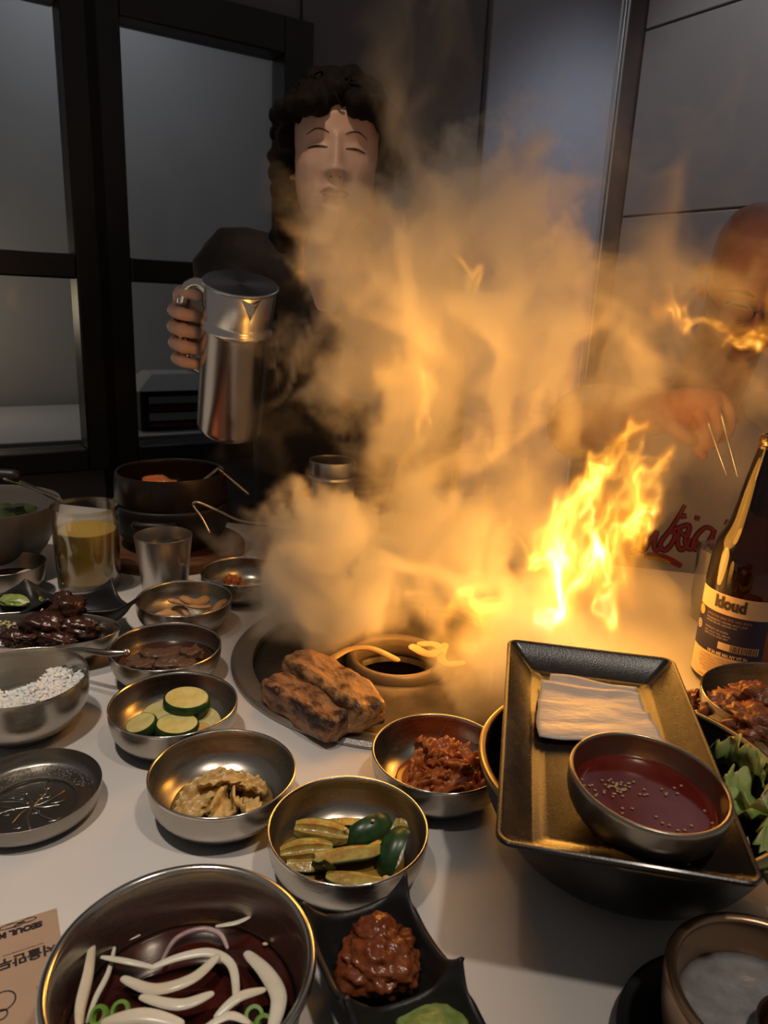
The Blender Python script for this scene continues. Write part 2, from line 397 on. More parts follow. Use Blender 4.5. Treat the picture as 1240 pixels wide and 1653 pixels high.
# --- 1 cabbage
cb = side_bowl(-.107, .4603, 'steel bowl holding yellow pickled cabbage, in front of the cucumber slices')
cab = mat('pickled_cabbage', (.44, .26, .075), .28, c2=(.60, .42, .17), scale=60, detail=6, bump=.35, bscale=150, stretch=(.25, 1, 1), sss=.15, contrast=(.3, .7))
liquid('pickle_brine', -.107, .4603, T + .0075, .036, mat('brine', (.22, .14, .05), .06, trans=.3), 'thin brown brine under the pickled cabbage')
CABL = ['wide ribbed piece of yellow cabbage standing at the front of its bowl', 'folded yellow cabbage leaf at the left of its bowl', 'curled yellow cabbage strip across the top of its pile', 'short thick cabbage piece at the right of its bowl', 'yellow cabbage leaf lying low at the bowl front left', 'ruffled translucent cabbage leaf at the right front of its pile', 'pale cabbage leaf at the back of its pile']
for k, (dx, dy, dz, rx, ry, rz, L, W) in enumerate([(.004, -.013, .017, .75, .25, 1.45, .034, .020), (-.016, -.004, .015, .35, -.35, .6, .034, .022), (.000, .004, .025, .2, .1, .35, .036, .012), (.018, .008, .018, .1, .25, -.2, .026, .013), (-.015, -.018, .012, .2, -.1, .2, .032, .016), (.017, -.010, .014, .55, .3, 2.1, .030, .022), (-.004, .014, .016, -.3, .0, .1, .034, .018)]):
    leaf('cabbage_piece', cab, (-.107 + dx, .4603 + dy, T + dz), (rx, ry, rz), L, W, .0022 if k in (0, 3) else .0014, CABL[k], 'cabbage', 'pickled cabbage pieces', seed=k + 1, arch=.32, cup=.5, ruf=.003)

# --- 2 cucumber slices
side_bowl(-.1674, .5485, 'steel bowl holding thick round cucumber slices beside the grill')
flesh = mat('cucumber_flesh', (.52, .44, .13), .3, c2=(.62, .56, .24), scale=120, bump=.15, bscale=300, sss=.15, stretch=(1, 1, .4))
flesh_red = mat('seasoned_flesh', (.55, .30, .08), .3, c2=(.60, .48, .17), scale=70, bump=.15, bscale=260)
rind = mat('cucumber_rind', (.008, .032, .010), .3, c2=(.03, .075, .02), scale=80, detail=2)
liquid('chilli_brine', -.1674, .5485, T + .0078, .036, mat('red_brine', (.20, .055, .02), .08), 'reddish brine around the round cucumber slices')
CUC = [('largest cucumber slice, yellow face up, on top of its pile', (.008, .010, .0275), (.16, .06, .2), .0175), ('round cucumber slice at the front of the pile', (.006, -.013, .0170), (.14, .05, .3), .0160), ('small dark cucumber slice at the left end of the pile', (-.022, -.011, .0160), (.30, -.30, .1), .0120), ('half hidden cucumber slice between the left and top ones', (-.013, .001, .0205), (.30, -.25, .2), .0135), ('cucumber slice tucked in at the right back of the pile', (.024, .008, .014), (.6, .5, 0), .0125), ('reddish cucumber end at the right front of the pile', (.026, -.010, .0115), (.3, .6, 0), .009)]
for k, (lab, p, r, s) in enumerate(CUC):
    t = thing('cucumber_slice', lab, 'cucumber', (-.1674 + p[0], .5485 + p[1], T + p[2]), r, 'round cucumber slices'); t.scale = (1.12, .9, 1)
    h = .0074 if k < 3 else .0055
    MB().lathe([(0, -h), (s * .9, -h), (s * .94, -h * .7), (s * .94, h * .7), (s * .9, h * .98), (s * .55, h * 1.02), (s * .2, h * .92), (0, h * .92)], 32).obj('flesh', flesh if k != 5 else flesh_red, t)
    MB().lathe([(s * .9, -h * 1.01), (s * .98, -h * .8), (s, 0), (s * .98, h * .8), (s * .9, h * 1.03), (s * .93, h * .7), (s * .93, -h * .7), (s * .9, -h * 1.01)], 32).obj('rind', rind, t)

# --- 3 braised meat
side_bowl(-.204, .6505, 'steel bowl holding brown braised beef in dark broth, next to the spoon handle')
liquid('soy_broth', -.204, .6505, T + .0165, .0455, mat('soy_broth', (.05, .018, .008), .06), 'dark brown soy broth around the braised beef', 'broth')
beef = mat('braised_beef', (.085, .045, .028), .35, c2=(.16, .09, .055), scale=50, bump=.6, bscale=150, stretch=(.4, 1, 1))
BEEF = [((-.016, -.014, .019), (.020, .011, .007), .5, 'shredded braised beef piece at the left front of its bowl'), ((.010, -.012, .020), (.021, .012, .008), .1, 'shredded braised beef piece at the front of its bowl'), ((-.004, .002, .021), (.022, .012, .008), .3, 'long braised beef piece in the middle of its bowl'), ((.024, .002, .022), (.011, .010, .010), .8, 'cube of braised beef standing highest at the right of its bowl'), ((-.026, .000, .018), (.012, .009, .005), 1.0, 'small braised beef shred at the left of its bowl')]
for k, (p, d, a, lab) in enumerate(BEEF):
    tag(MB().blob((0, 0, 0), d, k + 21, .28, 1.8, 4, boxy=.5, rough=.8).obj('braised_beef_piece', beef, None, 180, (-.204 + p[0], .6505 + p[1], T + p[2]), (0, 0, a)), lab, 'meat', 'braised beef pieces')

# --- 4 fish cake strips
side_bowl(-.2178, .7675, 'steel bowl holding pale fish cake strips in front of the steel tumbler')
fc = mat('fish_cake', (.50, .27, .10), .4, c2=(.63, .40, .19), scale=50, bump=.2, bscale=150, sss=.1)
fcr = mat('orange_carrot', (.60, .18, .05), .4)
FC = [((-.012, -.014, .013), .1, .030, .0055, fc, 'thick fish cake strip at the front left of its bowl'), ((.004, .004, .019), .25, .040, .0042, fc, 'long curved fish cake strip lying across its bowl'), ((.014, -.012, .014), .5, .026, .005, fc, 'fish cake strip at the front right of its bowl'), ((.026, -.003, .015), 1.0, .024, .0042, fcr, 'orange carrot strip among the fish cake'), ((.006, .016, .019), .2, .022, .0065, fc, 'rounded fish cake lump at the back of its bowl'), ((.030, .010, .015), .7, .026, .0045, fc, 'fish cake strip at the right edge of its bowl'), ((-.010, .004, .012), -.3, .026, .004, fc, 'fish cake strip lying flat at the left of its bowl'), ((.008, -.020, .011), 1.3, .020, .004, fc, 'short fish cake piece standing at the very front of its bowl')]
for k, (p, a, L, r_, m_, lab) in enumerate(FC):
    pts = [(L * (u - .5), .006 * math.sin(u * 3.1 + k), .003 * math.sin(u * 4 + k * 2)) for u in (0, .2, .4, .6, .8, 1)]
    tag(MB().tube(catmull(pts, 2), r_, 10, flat=.55).obj('fish_cake_strip' if m_ is fc else 'carrot_strip', m_, None, 60, (-.2178 + p[0] * 1.1, .7675 + p[1] * 1.1, T + p[2] * 1.35 - .001), (0, (-.15 if k == 7 else .05), a)), lab, 'fish cake' if m_ is fc else 'carrot', 'fish cake strips' if m_ is fc else None)

# --- 5 far bowl
side_bowl(-.1715, .862, 'steel bowl with one lump of red kimchi, farthest of the side dishes, partly under smoke', .97)
kim = mat('kimchi', (.42, .085, .016), .28, c2=(.60, .22, .06), scale=55, detail=6, bump=.5, bscale=140, sss=.1, contrast=(.3, .7))
tag(MB().blob((0, 0, 0), (.013, .012, .012), 31, .45, 1.8, 4, rough=.9).obj('kimchi_lump', kim, None, 180, (-.181, .856, T + .015)), 'small heap of red kimchi in the farthest side dish bowl', 'kimchi')
tag(MB().blob((0, 0, 0), (.003, .002, .0015), 5, .2, 1.8, 2).obj('garlic_bit', fc, None, 180, (-.160, .856, T + .0065)), 'single pale crumb of garlic in the farthest side dish bowl', 'garlic')

# --- 6 stir fried cucumber sticks
side_bowl(-.0137, .4082, 'steel bowl holding seasoned cucumber wedges, the front one beside the black sauce dish', 1.0)
liquid('seasoned_brine', -.0137, .4082, T + .009, .038, mat('oily_brine', (.30, .17, .03), .06), 'oily brine under the cucumber wedges')
flesh2 = mat('seasoned_cucumber', (.30, .16, .03), .2, c2=(.40, .33, .08), scale=140, bump=.3, bscale=260, sss=.15)
def wedge(lab, p, rot, L, r_, arc=1.5, m_=flesh2, up_=-1.35):
    t = thing('cucumber_wedge', lab, 'cucumber', (-.0137 + p[0], .4082 + p[1], T + p[2]), rot, 'seasoned cucumber wedges')
    n, q = 14, 8
    def sec(u, rr):
        bend = .0025 * math.sin(u * math.pi); k_ = (1 - .45 * abs(2 * u - 1) ** 3)
        return [((u - .5) * L, math.cos(up_ + (j / q - .5) * arc) * rr * k_, math.sin(up_ + (j / q - .5) * arc) * rr * k_ - math.sin(up_) * r_ * .6 + bend) for j in range(q + 1)]
    b = MB(); vs, fs = [], []
    for i in range(n + 1):
        o_, i_ = sec(i / n, r_ * .94), sec(i / n, r_ * .38); vs += o_ + i_[::-1]
    mrow = 2 * (q + 1)
    for i in range(n):
        for j in range(mrow):
            fs.append((i * mrow + j, i * mrow + (j + 1) % mrow, (i + 1) * mrow + (j + 1) % mrow, (i + 1) * mrow + j))
    fs += [tuple(range(mrow))[::-1], tuple(n * mrow + j for j in range(mrow))]
    b.add(vs, fs).obj('flesh', m_, t, 50)
    b = MB(); vs, fs = [], []
    for i in range(n + 1): vs += sec(i / n, r_) + sec(i / n, r_ * .935)[::-1]
    for i in range(n):
        for j in range(mrow):
            fs.append((i * mrow + j, i * mrow + (j + 1) % mrow, (i + 1) * mrow + (j + 1) % mrow, (i + 1) * mrow + j))
    fs += [tuple(range(mrow))[::-1], tuple(n * mrow + j for j in range(mrow))]
    b.add(vs, fs).obj('rind', rind, t, 50)
WE = [('long cucumber wedge lying across the middle of its bowl', (.002, -.010, .019), (-.9, .0, .25), .044, .013), ('cucumber wedge with dark rind up at the back left', (-.018, .008, .020), (.5, .1, -.05), .036, .012), ('cucumber wedge with dark rind at the back right', (.012, .015, .021), (.4, -.2, .5), .036, .012), ('cucumber wedge lying at the left edge of its bowl', (-.026, -.006, .015), (.3, 0, .2), .034, .011), ('cucumber wedge standing on end at the front left', (-.012, -.018, .017), (-.6, .9, 1.2), .028, .010), ('cucumber wedge leaning on the right bowl wall', (.029, -.002, .019), (-.5, -.6, 1.1), .034, .012), ('crescent of cucumber against the right wall of its bowl', (.034, .004, .018), (-1.0, -.5, 1.3), .034, .013), ('cucumber wedge at the very front of its bowl', (.006, -.026, .013), (-.7, 0, -.1), .036, .012), ('cucumber wedge half sunk at the back of its bowl', (-.004, .020, .016), (-.8, 0, .1), .036, .013), ('cucumber wedge low at the left front of its bowl', (-.022, -.014, .012), (-.7, .1, .1), .032, .010)]
for k, a in enumerate(WE): wedge(*a, m_=flesh2, up_=(1.9 if k in (2, 5) else -1.1 - .25 * (k % 3)))
seedm = mat('sesame', (.60, .45, .25), .4)
for k, (dx, dy, dz, s_) in enumerate([(.026, -.024, .0165, .0026), (-.002, .006, .027, .0016), (.016, .012, .030, .0014)]):
    tag(MB().blob((0, 0, 0), (s_, s_ * .8, s_ * .7), k, .1, 1, 2).obj('garlic_bit', seedm, None, 180, (-.0137 + dx, .4082 + dy, T + dz)), ['round garlic bit at the right front of the cucumber wedges', 'tiny garlic crumb on top of the middle cucumber wedge', 'tiny garlic crumb on the back right cucumber wedge'][k], 'garlic')

# --- 7 kimchi
side_bowl(.0515, .497, 'steel bowl holding red kimchi, between the grill and the black tray')
liquid('kimchi_juice', .0537, .497, T + .0075, .035, mat('kimchi_juice', (.30, .06, .012), .1), 'red juice around the kimchi heap')
KL = ['kimchi leaf over the top of its heap', 'ruffled kimchi leaf at the left of its heap', 'white ribbed kimchi stem at the front of its heap', 'kimchi leaf folded at the right front of its heap', 'kimchi leaf at the back right of its heap', 'kimchi piece low at the right edge of its bowl', 'frayed kimchi leaf crowning the left back of its heap', 'kimchi leaf lying along the front bowl wall', 'kimchi strip laid across the middle of its heap']
for k, (dx, dy, dz, rx, ry, rz, L, W) in enumerate([(.004, .004, .029, .3, .2, .4, .034, .022), (-.013, -.004, .022, .5, -.5, 1.2, .036, .026), (-.002, -.020, .016, .9, 0, .15, .038, .020), (.016, -.014, .018, .7, .3, .5, .034, .022), (.018, .006, .023, .2, .45, -.6, .036, .022), (.028, -.010, .014, .2, .3, .9, .024, .018), (-.008, .006, .031, .5, -.2, 2.2, .026, .020), (-.018, -.018, .013, .5, -.3, .6, .032, .018), (.006, -.006, .029, .5, 0, -.3, .034, .010)]):
    leaf('kimchi_piece', kim, (.0537 + dx, .497 + dy, T + dz), (rx, ry, rz), L, W, .0024, KL[k], 'kimchi', 'kimchi pieces', seed=k + 31, arch=.4, cup=.45, ruf=.007)
tag(MB().blob((0, 0, 0), (.021, .018, .012), 9, .35, 2, 4, rough=.8).obj('kimchi_heart', kim, None, 180, (.056, .494, T + .015)), 'packed core of the kimchi heap between the leaves', 'kimchi')
tag(MB().tube([(-.003, .018, .028), (.0, .024, .034), (.004, .028, .040)], [.0012, .001, .0005], 6).obj('chilli_strand', mat('dark_chilli', (.10, .02, .01), .4), None, 60, (.0537, .497, T)), 'thin dark chilli strand on the wall behind the kimchi', 'chilli')

# --- onion bowl (front left)
OB = (-.0854, .2786)
ob = thing('mixing_bowl', 'large steel bowl of soy sauce and raw onion at the near left', 'bowl', (*OB, T + .0002))
MB().lathe(prof([(0, .001), (.036, .001), (.040, 0), (.044, .003), (.054, .02), (.058, .042), (.0592, .056), (.0580, .056), (.0565, .042), (.0525, .021), (.043, .006), (.03, .0035), (0, .003)], 3), 80).obj('bowl', steel, ob, 60)
MB().lathe([(.0610 + .0024 * math.cos(a), .0580 + .0024 * math.sin(a)) for a in [2 * math.pi * i / 10 for i in range(11)]], 80).obj('rolled_rim', steel_rim, ob, 180)
liquid('soy_dressing', *OB, T + .026, .0535, mat('soy_dressing', (.055, .010, .006), .04, c2=(.02, .005, .004), scale=30), 'dark red soy dressing filling the large onion bowl', 'sauce')
onion = mat('raw_onion', (.60, .52, .38), .25, c2=(.74, .70, .60), scale=30, bump=.1, bscale=200, stretch=(.3, 1, 1), sss=.3, trans=.12)
onion_p = mat('red_onion', (.22, .10, .13), .25, c2=(.45, .35, .32), scale=40, sss=.2)
def arc_strip(name, lab, px, z, w_, th, m_, cat, group=None, twist=0.0):
    pts = catmull([at(x, y, z + dz) for x, y, dz in px], 6)
    b = MB(); n = len(pts)
    b.tube(pts, [w_ * (.45 + .55 * math.sin(math.pi * (.08 + .84 * i / (n - 1)))) for i in range(n)], 12, flat=th, up=(math.sin(twist), 0, math.cos(twist)))
    return tag(b.obj(name, m_, None, 60), lab, cat, group)
ON = [([(200, 1580, .006), (250, 1597, .009), (310, 1580, .011), (350, 1545, .010)], .0034, 'thick white onion strip curving across the middle of the bowl'),
      ([(245, 1562, .006), (290, 1545, .008), (340, 1538, .009), (375, 1560, .008), (382, 1620, .006)], .0026, 'amber onion strip arched over the thick white one'),
      ([(150, 1518, .014), (143, 1570, .012), (130, 1625, .010), (128, 1660, .010)], .0030, 'pale onion strip leaning on the left bowl wall'),
      ([(165, 1545, .008), (205, 1552, .008), (250, 1562, .006)], .0018, 'thin onion strip running from the left wall to the centre'),
      ([(400, 1540, .008), (430, 1570, .011), (450, 1610, .011), (440, 1660, .009)], .0042, 'broad onion crescent at the right of the bowl'),
      ([(230, 1610, .009), (290, 1622, .010), (340, 1605, .010)], .0032, 'onion strip just below the thick white one'),
      ([(350, 1495, .006), (380, 1490, .007), (402, 1481, .008)], .0016, 'small onion sliver floating at the back of the bowl'),
      ([(350, 1640, .010), (385, 1610, .012), (425, 1598, .011)], .0026, 'onion strip between the amber strip and the broad crescent'),
      ([(170, 1650, .012), (230, 1640, .014), (290, 1652, .013)], .0040, 'onion strip at the bottom left front of the bowl'),
      ([(185, 1530, .004), (175, 1570, .004), (155, 1610, .004), (140, 1650, .004)], .0014, 'yellowish onion thread under the left strip'),
      ([(330, 1660, .012), (370, 1640, .013), (400, 1650, .012)], .0030, 'short onion piece at the front centre of the bowl'),
      ([(180, 1535, .002), (200, 1520, .002), (225, 1510, .002)], .0012, 'thin onion thread on the liquid at the back left')]
for px, w_, lab in ON: arc_strip('onion_strip', lab, px, .028, w_, .45, onion, 'onion', 'onion strips in the soy bowl', R.uniform(-.8, .8))
arc_strip('red_onion_ring', 'purple edged onion ring at the back of the bowl', [(262, 1550, .002), (285, 1515, .003), (325, 1500, .004), (355, 1508, .004), (367, 1530, .003)], .028, .0016, .9, onion_p, 'onion')
gj = mat('green_chilli', (.10, .22, .03), .25, c2=(.22, .34, .08), scale=60)
for k, (x, y) in enumerate([(160, 1640), (195, 1632), (410, 1640), (425, 1655)]):
    c = at(x, y, .036); t = MB().lathe([(.0028, -.0015), (.0045, -.0015), (.0048, 0), (.0045, .0015), (.0028, .0015), (.0028, -.0015)], 20)
    tag(t.obj('chilli_ring', gj, None, 60, c, (.5, .3 * (k - 1.5), 0)), ['green chilli ring at the left front of the onion bowl', 'green chilli ring next to the bottom left onion strip', 'green chilli ring at the right front of the onion bowl', 'lowest green chilli ring at the right front of the bowl'][k], 'chilli', 'green chilli rings')
for k, (x, y) in enumerate([(428, 1524), (478, 1527)]):
    tag(MB().blob((0, 0, 0), (.0016, .001, .0008), k, .1, 1, 2).obj('sesame_seed', seedm, None, 180, at(x, y, .029)), ['sesame seed floating at the right back of the onion bowl', 'sesame seed stuck near the right rim of the onion bowl'][k], 'seed')

# --- rice bowl
RB = (-.2955, .5526)
rbw = thing('rice_bowl', 'deep steel bowl of white rice at the left edge', 'bowl', (*RB, T + .0002))
MB().lathe(prof([(0, .004), (.025, .004), (.026, 0), (.029, 0), (.030, .004), (.042, .011), (.0505, .024), (.0527, .038), (.0527, .0492), (.0519, .0500), (.0510, .0490), (.0508, .038), (.0485, .025), (.040, .013), (0, .008)], 3), 80).obj('bowl', steel, rbw, 60)
rice_m = mat('cooked_rice', (.86, .85, .82), .35, sss=.3)
rc = MB()
def rice_h(x, y):
    return .034 + .006 * mnoise.noise(Vector((x * 40, y * 40, 0))) + .22 * x - .12 * (y) + (-.012 if (x < .008 and y > .008) else 0)
rc.grid(lambda u, v: (lambda r_, a: (r_ * math.cos(a), r_ * math.sin(a), rice_h(r_ * math.cos(a), r_ * math.sin(a)) - .003))(.0495 * v, u * 2 * math.pi), 36, 12)
grain = MB().blob((0, 0, 0), (.0042, .0017, .0017), 1, .05, 1, 1)
for k in range(1500):
    a = R.uniform(0, 6.283); r_ = .0485 * math.sqrt(R.random()); x, y = r_ * math.cos(a), r_ * math.sin(a)
    rc.add(grain.v, grain.f, place((x, y, rice_h(x, y) + R.uniform(-.002, .0022)), R.uniform(-.5, .5), R.uniform(-.6, .6), R.uniform(0, 6.28)))
tag(rc.obj('rice', rice_m, None, 180, (*RB, T)), 'white cooked rice filling the deep steel bowl', 'rice', None, 'stuff')
# spoon with its handle end on the beef bowl
sp = thing('spoon', 'steel spoon whose rounded handle end rests over the beef bowl rim', 'spoon')
hp = catmull([at(203, 1054, .043), at(170, 1054, .043), at(120, 1050, .038), at(70, 1064, .024)], 5)
MB().tube(hp, [.0031] * 6 + [.0029] * (len(hp) - 6), 14).obj('handle', steel_dark, sp, 60)
MB().blob(at(204, 1053, .043), (.0040, .0040, .0040), 1, 0, 1, 3).obj('handle_tip', steel_rim, sp, 180)
e_ = at(62, 1074, .016)
MB().lathe(prof([(0, -.006), (.010, -.0045), (.018, .0), (.019, .0008), (.018, .0010), (.010, -.0035), (0, -.005)], 3), 32, Matrix.Translation(e_ + Vector((-.020, .002, .002))) @ Matrix.Diagonal((1.2, .9, 1, 1))).obj('spoon_bowl', steel_rim, sp, 180)
# --- saucer plate
SA = (-.2427, .4518)
sc_ = thing('saucer', 'empty round steel saucer with an embossed centre at the left edge', 'plate', (*SA, T + .0002))
MB().lathe(prof([(0, .0008), (.026, .0008), (.029, 0), (.031, .0015), (.044, .005), (.0475, .012), (.0482, .0185), (.0477, .0187), (.0468, .012), (.043, .0068), (.031, .0062), (.0295, .0045), (.0275, .0030), (0, .0030)], 3), 80).obj('dish', steel_dark, sc_, 60)
eb = MB()
for k in range(9):
    a = k * .7; L_ = .018 + .006 * (k % 3)
    eb.tube(catmull([(0, 0, .0032), (L_ * .5 * math.cos(a), L_ * .5 * math.sin(a), .0034), (L_ * math.cos(a + .2), L_ * math.sin(a + .2), .0031)], 4), [.0007] * 9, 6, flat=.5)
for k in range(14):
    a = R.uniform(0, 6.28); r_ = R.uniform(.008, .024)
    eb.tube(catmull([(r_ * math.cos(a), r_ * math.sin(a), .0031), (r_ * math.cos(a) + .004, r_ * math.sin(a) + .001, .0034), (r_ * math.cos(a) + .008 * math.cos(a), r_ * math.sin(a) + .004, .0031)], 4), [.0006] * 9, 6, flat=.5)
eb.obj('embossing', steel_dark, sc_, 60)
wet = MB()
for k in range(150):
    a = R.uniform(.6, 2.7); r_ = R.uniform(.032, .044); wet.blob((r_ * math.cos(a), r_ * math.sin(a), .0066 + (r_ - .031) * .04), (.0007 * R.uniform(.5, 1.6), .0007, .0004), k, .1, 1, 1)
tag(wet.obj('droplets', mat('water_drop', (.9, .9, .9), .03, trans=.9, ior=1.33), sc_, 180), kind='stuff')

# --- paper sleeve on the table
kraft = mat('kraft_paper', (.36, .245, .165), .75, c2=(.40, .275, .19), scale=18, bump=.05, bscale=500)
ink = mat('black_ink', (.018, .012, .012), .6)
c0 = at(86, 1471, 0); c1 = at(0, 1498, 0); ex = (c1 - c0).normalized(); ey = Vector((-ex.y, ex.x, 0)); ey = -ey if ey.y > 0 else ey
PS = Matrix((ex, ey, Vector((0, 0, 1)) if ex.cross(ey).z > 0 else Vector((0, 0, -1)))).transposed().to_4x4(); PS.translation = (c0.x, c0.y, T + .0003)
pp = thing('chopstick_sleeve', 'kraft paper chopstick sleeve printed in black at the near left corner', 'paper')
MB().box((.035, .075, .0002), (.074, .152, .0004), PS).obj('paper', kraft, pp); paper_o = pp.children[0]
def pfn(ox, oy, rot=0.0):
    # lettering runs along the sleeve's top edge, feet away from the viewer
    def f(x, y):
        lx, ly = ox + x, oy + y
        return PS @ Vector((lx, ly, .0006))
    return f
def plocal(px, py):
    p = at(px, py, 0) - c0; return p.dot(ex), p.dot(ey)
a_ = plocal(68, 1492); text_mesh('SEOUL MANDOO', .0058, ink, 'lettering', paper_o, pfn(*a_), align='LEFT', bold=.0004)
a_ = plocal(44, 1545); text_mesh('서울만두', .0082, ink, 'lettering', paper_o, pfn(*a_), bold=.0003)
a_ = plocal(38, 1535); text_mesh('seoul mandoo dumpling house', .0017, ink, 'lettering', paper_o, pfn(*a_))
def pring(px, py, rx, ry, a=0, part=(0, 6.3)):
    c = plocal(px, py); n = 28; pts = []
    for k in range(n + 1):
        t = part[0] + (part[1] - part[0]) * k / n
        x, y = rx * math.cos(t), ry * math.sin(t)
        pts.append(PS @ Vector((c[0] + x * math.cos(a) - y * math.sin(a), c[1] + x * math.sin(a) + y * math.cos(a), .0006)))
    b = MB(); vs, fs = [], []
    for i, p in enumerate(pts):
        q = (p - PS @ Vector((c[0], c[1], .0006))).normalized() * .0004
        vs += [p - q, p + q]
    fs = [(2 * i, 2 * i + 1, 2 * i + 3, 2 * i + 2) for i in range(n)]
    return b.add(vs, fs).obj('printed_drawing', ink, paper_o)
pring(46, 1487, .0042, .0014); pring(16, 1497, .0055, .0016); pring(31, 1494, .003, .001, .3)
pring(5, 1618, .006, .006, 0, (1.0, 5.6)); pring(70, 1586, .004, .004, 0, (.6, 3.2)); pring(2, 1640, .003, .003)

# --- black two-cell sauce dishes
def sauce_dish(name, label, p00, p10, p01, cells=2, group=None):
    """p00 back-left rim corner, p10 back-right, p01 the left end of the divider"""
    t = thing(name, label, 'dish', (0, 0, 0), (0, 0, 0), group)
    X_, Y_ = p10 - p00, p01 - p00; zr = p00.z
    def f(u, v):
        cv = v * cells; k = min(int(cv), cells - 1); a = 2 * u - 1; b = 2 * (cv - k) - 1
        m = (abs(a) ** 4 + abs(b) ** 4) ** .25; m = min(m, 1.0)
        h = (m ** 3.2) * (.023 + .016 * (abs(a) * abs(b)) ** 3 )
        ia = a * (1 - .07 * (1 - b * b) * m) ; ib = b * (1 - (.07 if (k == 0 and b < 0) or (k == cells - 1 and b > 0) else 0) * (1 - a * a) * m)
        p = p00 + X_ * ((ia + 1) / 2) + Y_ * (k + (ib + 1) / 2)
        return (p.x, p.y, zr - .039 + .004 + h)
    MB().grid(f, 40, 40 * cells).obj('dish', black_matte, t, 180, solid=.0032, off=-1)
    cc = p00 + X_ * .5 + Y_ * cells * .5
    foot = MB(); q = [p00 + X_ * a + Y_ * b * cells for a, b in ((.28, .16), (.72, .16), (.72, .84), (.28, .84))]
    foot.prism([(p.x, p.y) for p in q][::1], T + .0003, zr - .0365).obj('foot', black_matte, t, bevel=.002)
    return t
z_ = .042
sauce_dish('sauce_dish', 'black two-cell ceramic sauce dish at the near centre', at(490, 1462, z_), at(654, 1416, z_), at(560, 1616, z_))
ssam = mat('soybean_paste', (.11, .024, .008), .2, c2=(.22, .065, .02), scale=70, detail=6, bump=.5, bscale=170, contrast=(.3, .7), sss=.05)
c = at(612, 1548, .018)
sb = MB(); sb.blob((0, 0, 0), (.0225, .022, .016), 17, .20, 1.7, 5, rough=.75); sb.blob((-.002, .007, .011), (.013, .011, .008), 4, .26, 1.9, 4, rough=.8)
tag(sb.obj('soybean_paste', ssam, None, 180, c), 'glossy red brown soybean paste heap in the near black dish', 'paste', None, 'stuff')
grn = mat('green_sauce', (.16, .22, .05), .3, c2=(.26, .32, .10), scale=120, bump=.4, bscale=220)
c = at(700, 1676, .019)
tag(MB().blob((0, 0, 0), (.0205, .020, .009), 6, .15, 2.5, 4).obj('green_sauce', grn, None, 180, c), 'green grainy sauce in the front cell of the near black dish', 'sauce', None, 'stuff')

# --- black bowl with a brass rim, lettuce inside, the tray across it
BB = (.1715, .4309)
bb = thing('black_bowl', 'wide black bowl with a brass coloured rim carrying the black tray', 'bowl', (*BB, T + .0003))
MB().lathe(prof([(0, .002), (.045, .002), (.047, 0), (.050, .003), (.078, .024), (.093, .050), (.099, .0735), (.0965, .0745), (.0945, .072), (.089, .050), (.074, .026), (.045, .008), (0, .007)], 3), 96).obj('bowl', iron, bb, 60)
MB().lathe(prof([(.0992, .0715), (.1005, .0735), (.1000, .0762), (.0965, .0768), (.0945, .0750), (.0945, .072)], 3), 96).obj('rim', brass, bb, 180)
let = mat('lettuce', (.16, .30, .05), .35, c2=(.50, .56, .24), scale=45, detail=5, bump=.3, bscale=120, sss=.15, contrast=(.35, .7))
let2 = mat('pale_lettuce', (.45, .47, .24), .35, c2=(.62, .58, .38), scale=45, bump=.3, bscale=120, sss=.15)
LL = ['jagged lettuce leaf standing farthest back in the black bowl', 'dark green lettuce leaf in the middle of the black bowl', 'pale lettuce rib leaf at the right of the black bowl', 'lettuce leaf lying at the near right of the black bowl', 'lettuce leaf under the tray corner at the near right', 'frilled lettuce leaf at the bottom right of the black bowl']
for k, (px, py, z, rx, ry, rz, L, W, m_) in enumerate([(1178, 1245, .060, .9, .3, 1.9, .05, .036, let), (1195, 1305, .058, .2, .5, .6, .055, .042, let), (1228, 1290, .062, .8, -.4, 1.0, .05, .030, let2), (1225, 1330, .058, .4, .2, 2.2, .055, .04, let), (1235, 1390, .060, .5, .5, .9, .055, .04, let), (1228, 1425, .056, .2, .1, 1.6, .05, .036, let2)]):
    leaf('lettuce_leaf', m_, at(px, py, z) + Vector((.012, .004, 0)), (rx, ry, rz), L, W, .0007, LL[k], 'lettuce', 'lettuce leaves', seed=k + 51, arch=.3, cup=.5, ruf=.007, taper=.3)

def rrect(w_, h_, r_, z, n=6):
    out = []
    for cx_, cy_, a0 in ((w_ / 2 - r_, h_ / 2 - r_, 0), (-w_ / 2 + r_, h_ / 2 - r_, 90), (-w_ / 2 + r_, -h_ / 2 + r_, 180), (w_ / 2 - r_, -h_ / 2 + r_, 270)):
        for k in range(n + 1):
            a = math.radians(a0 + 90 * k / n); out.append((cx_ + r_ * math.cos(a), cy_ + r_ * math.sin(a), z))
    return out
def loft(loops, cap=True):
    b = MB(); n = len(loops[0]); vs, fs = [], []
    for l in loops: vs += l
    for i in range(len(loops) - 1):
        for k in range(n): fs.append((i * n + k, i * n + (k + 1) % n, (i + 1) * n + (k + 1) % n, (i + 1) * n + k))
    if cap: fs += [tuple(range(n))[::-1], tuple((len(loops) - 1) * n + k for k in range(n))]
    return b.add(vs, fs)
zr = .097
tl, tr, br, bl = at(822, 1030, zr), at(1092, 1063, zr), at(1231, 1428, zr), at(796, 1357, zr)
tc = (tl + tr + br + bl) / 4; tw = ((tr - tl).length + (br - bl).length) / 2; th_ = ((tl - bl).length + (tr - br).length) / 2
ta = math.atan2((tr - tl + br - bl).y, (tr - tl + br - bl).x)
tray = thing('serving_tray', 'black rectangular melamine tray lying across the wide black bowl', 'tray', (tc.x, tc.y, T + .0772), (0, 0, ta))
TM = Matrix.Translation((tc.x, tc.y, T + .0772)) @ rotz(ta)
hz = zr - .0772; fw_, fh_ = tw - .046, th_ - .046
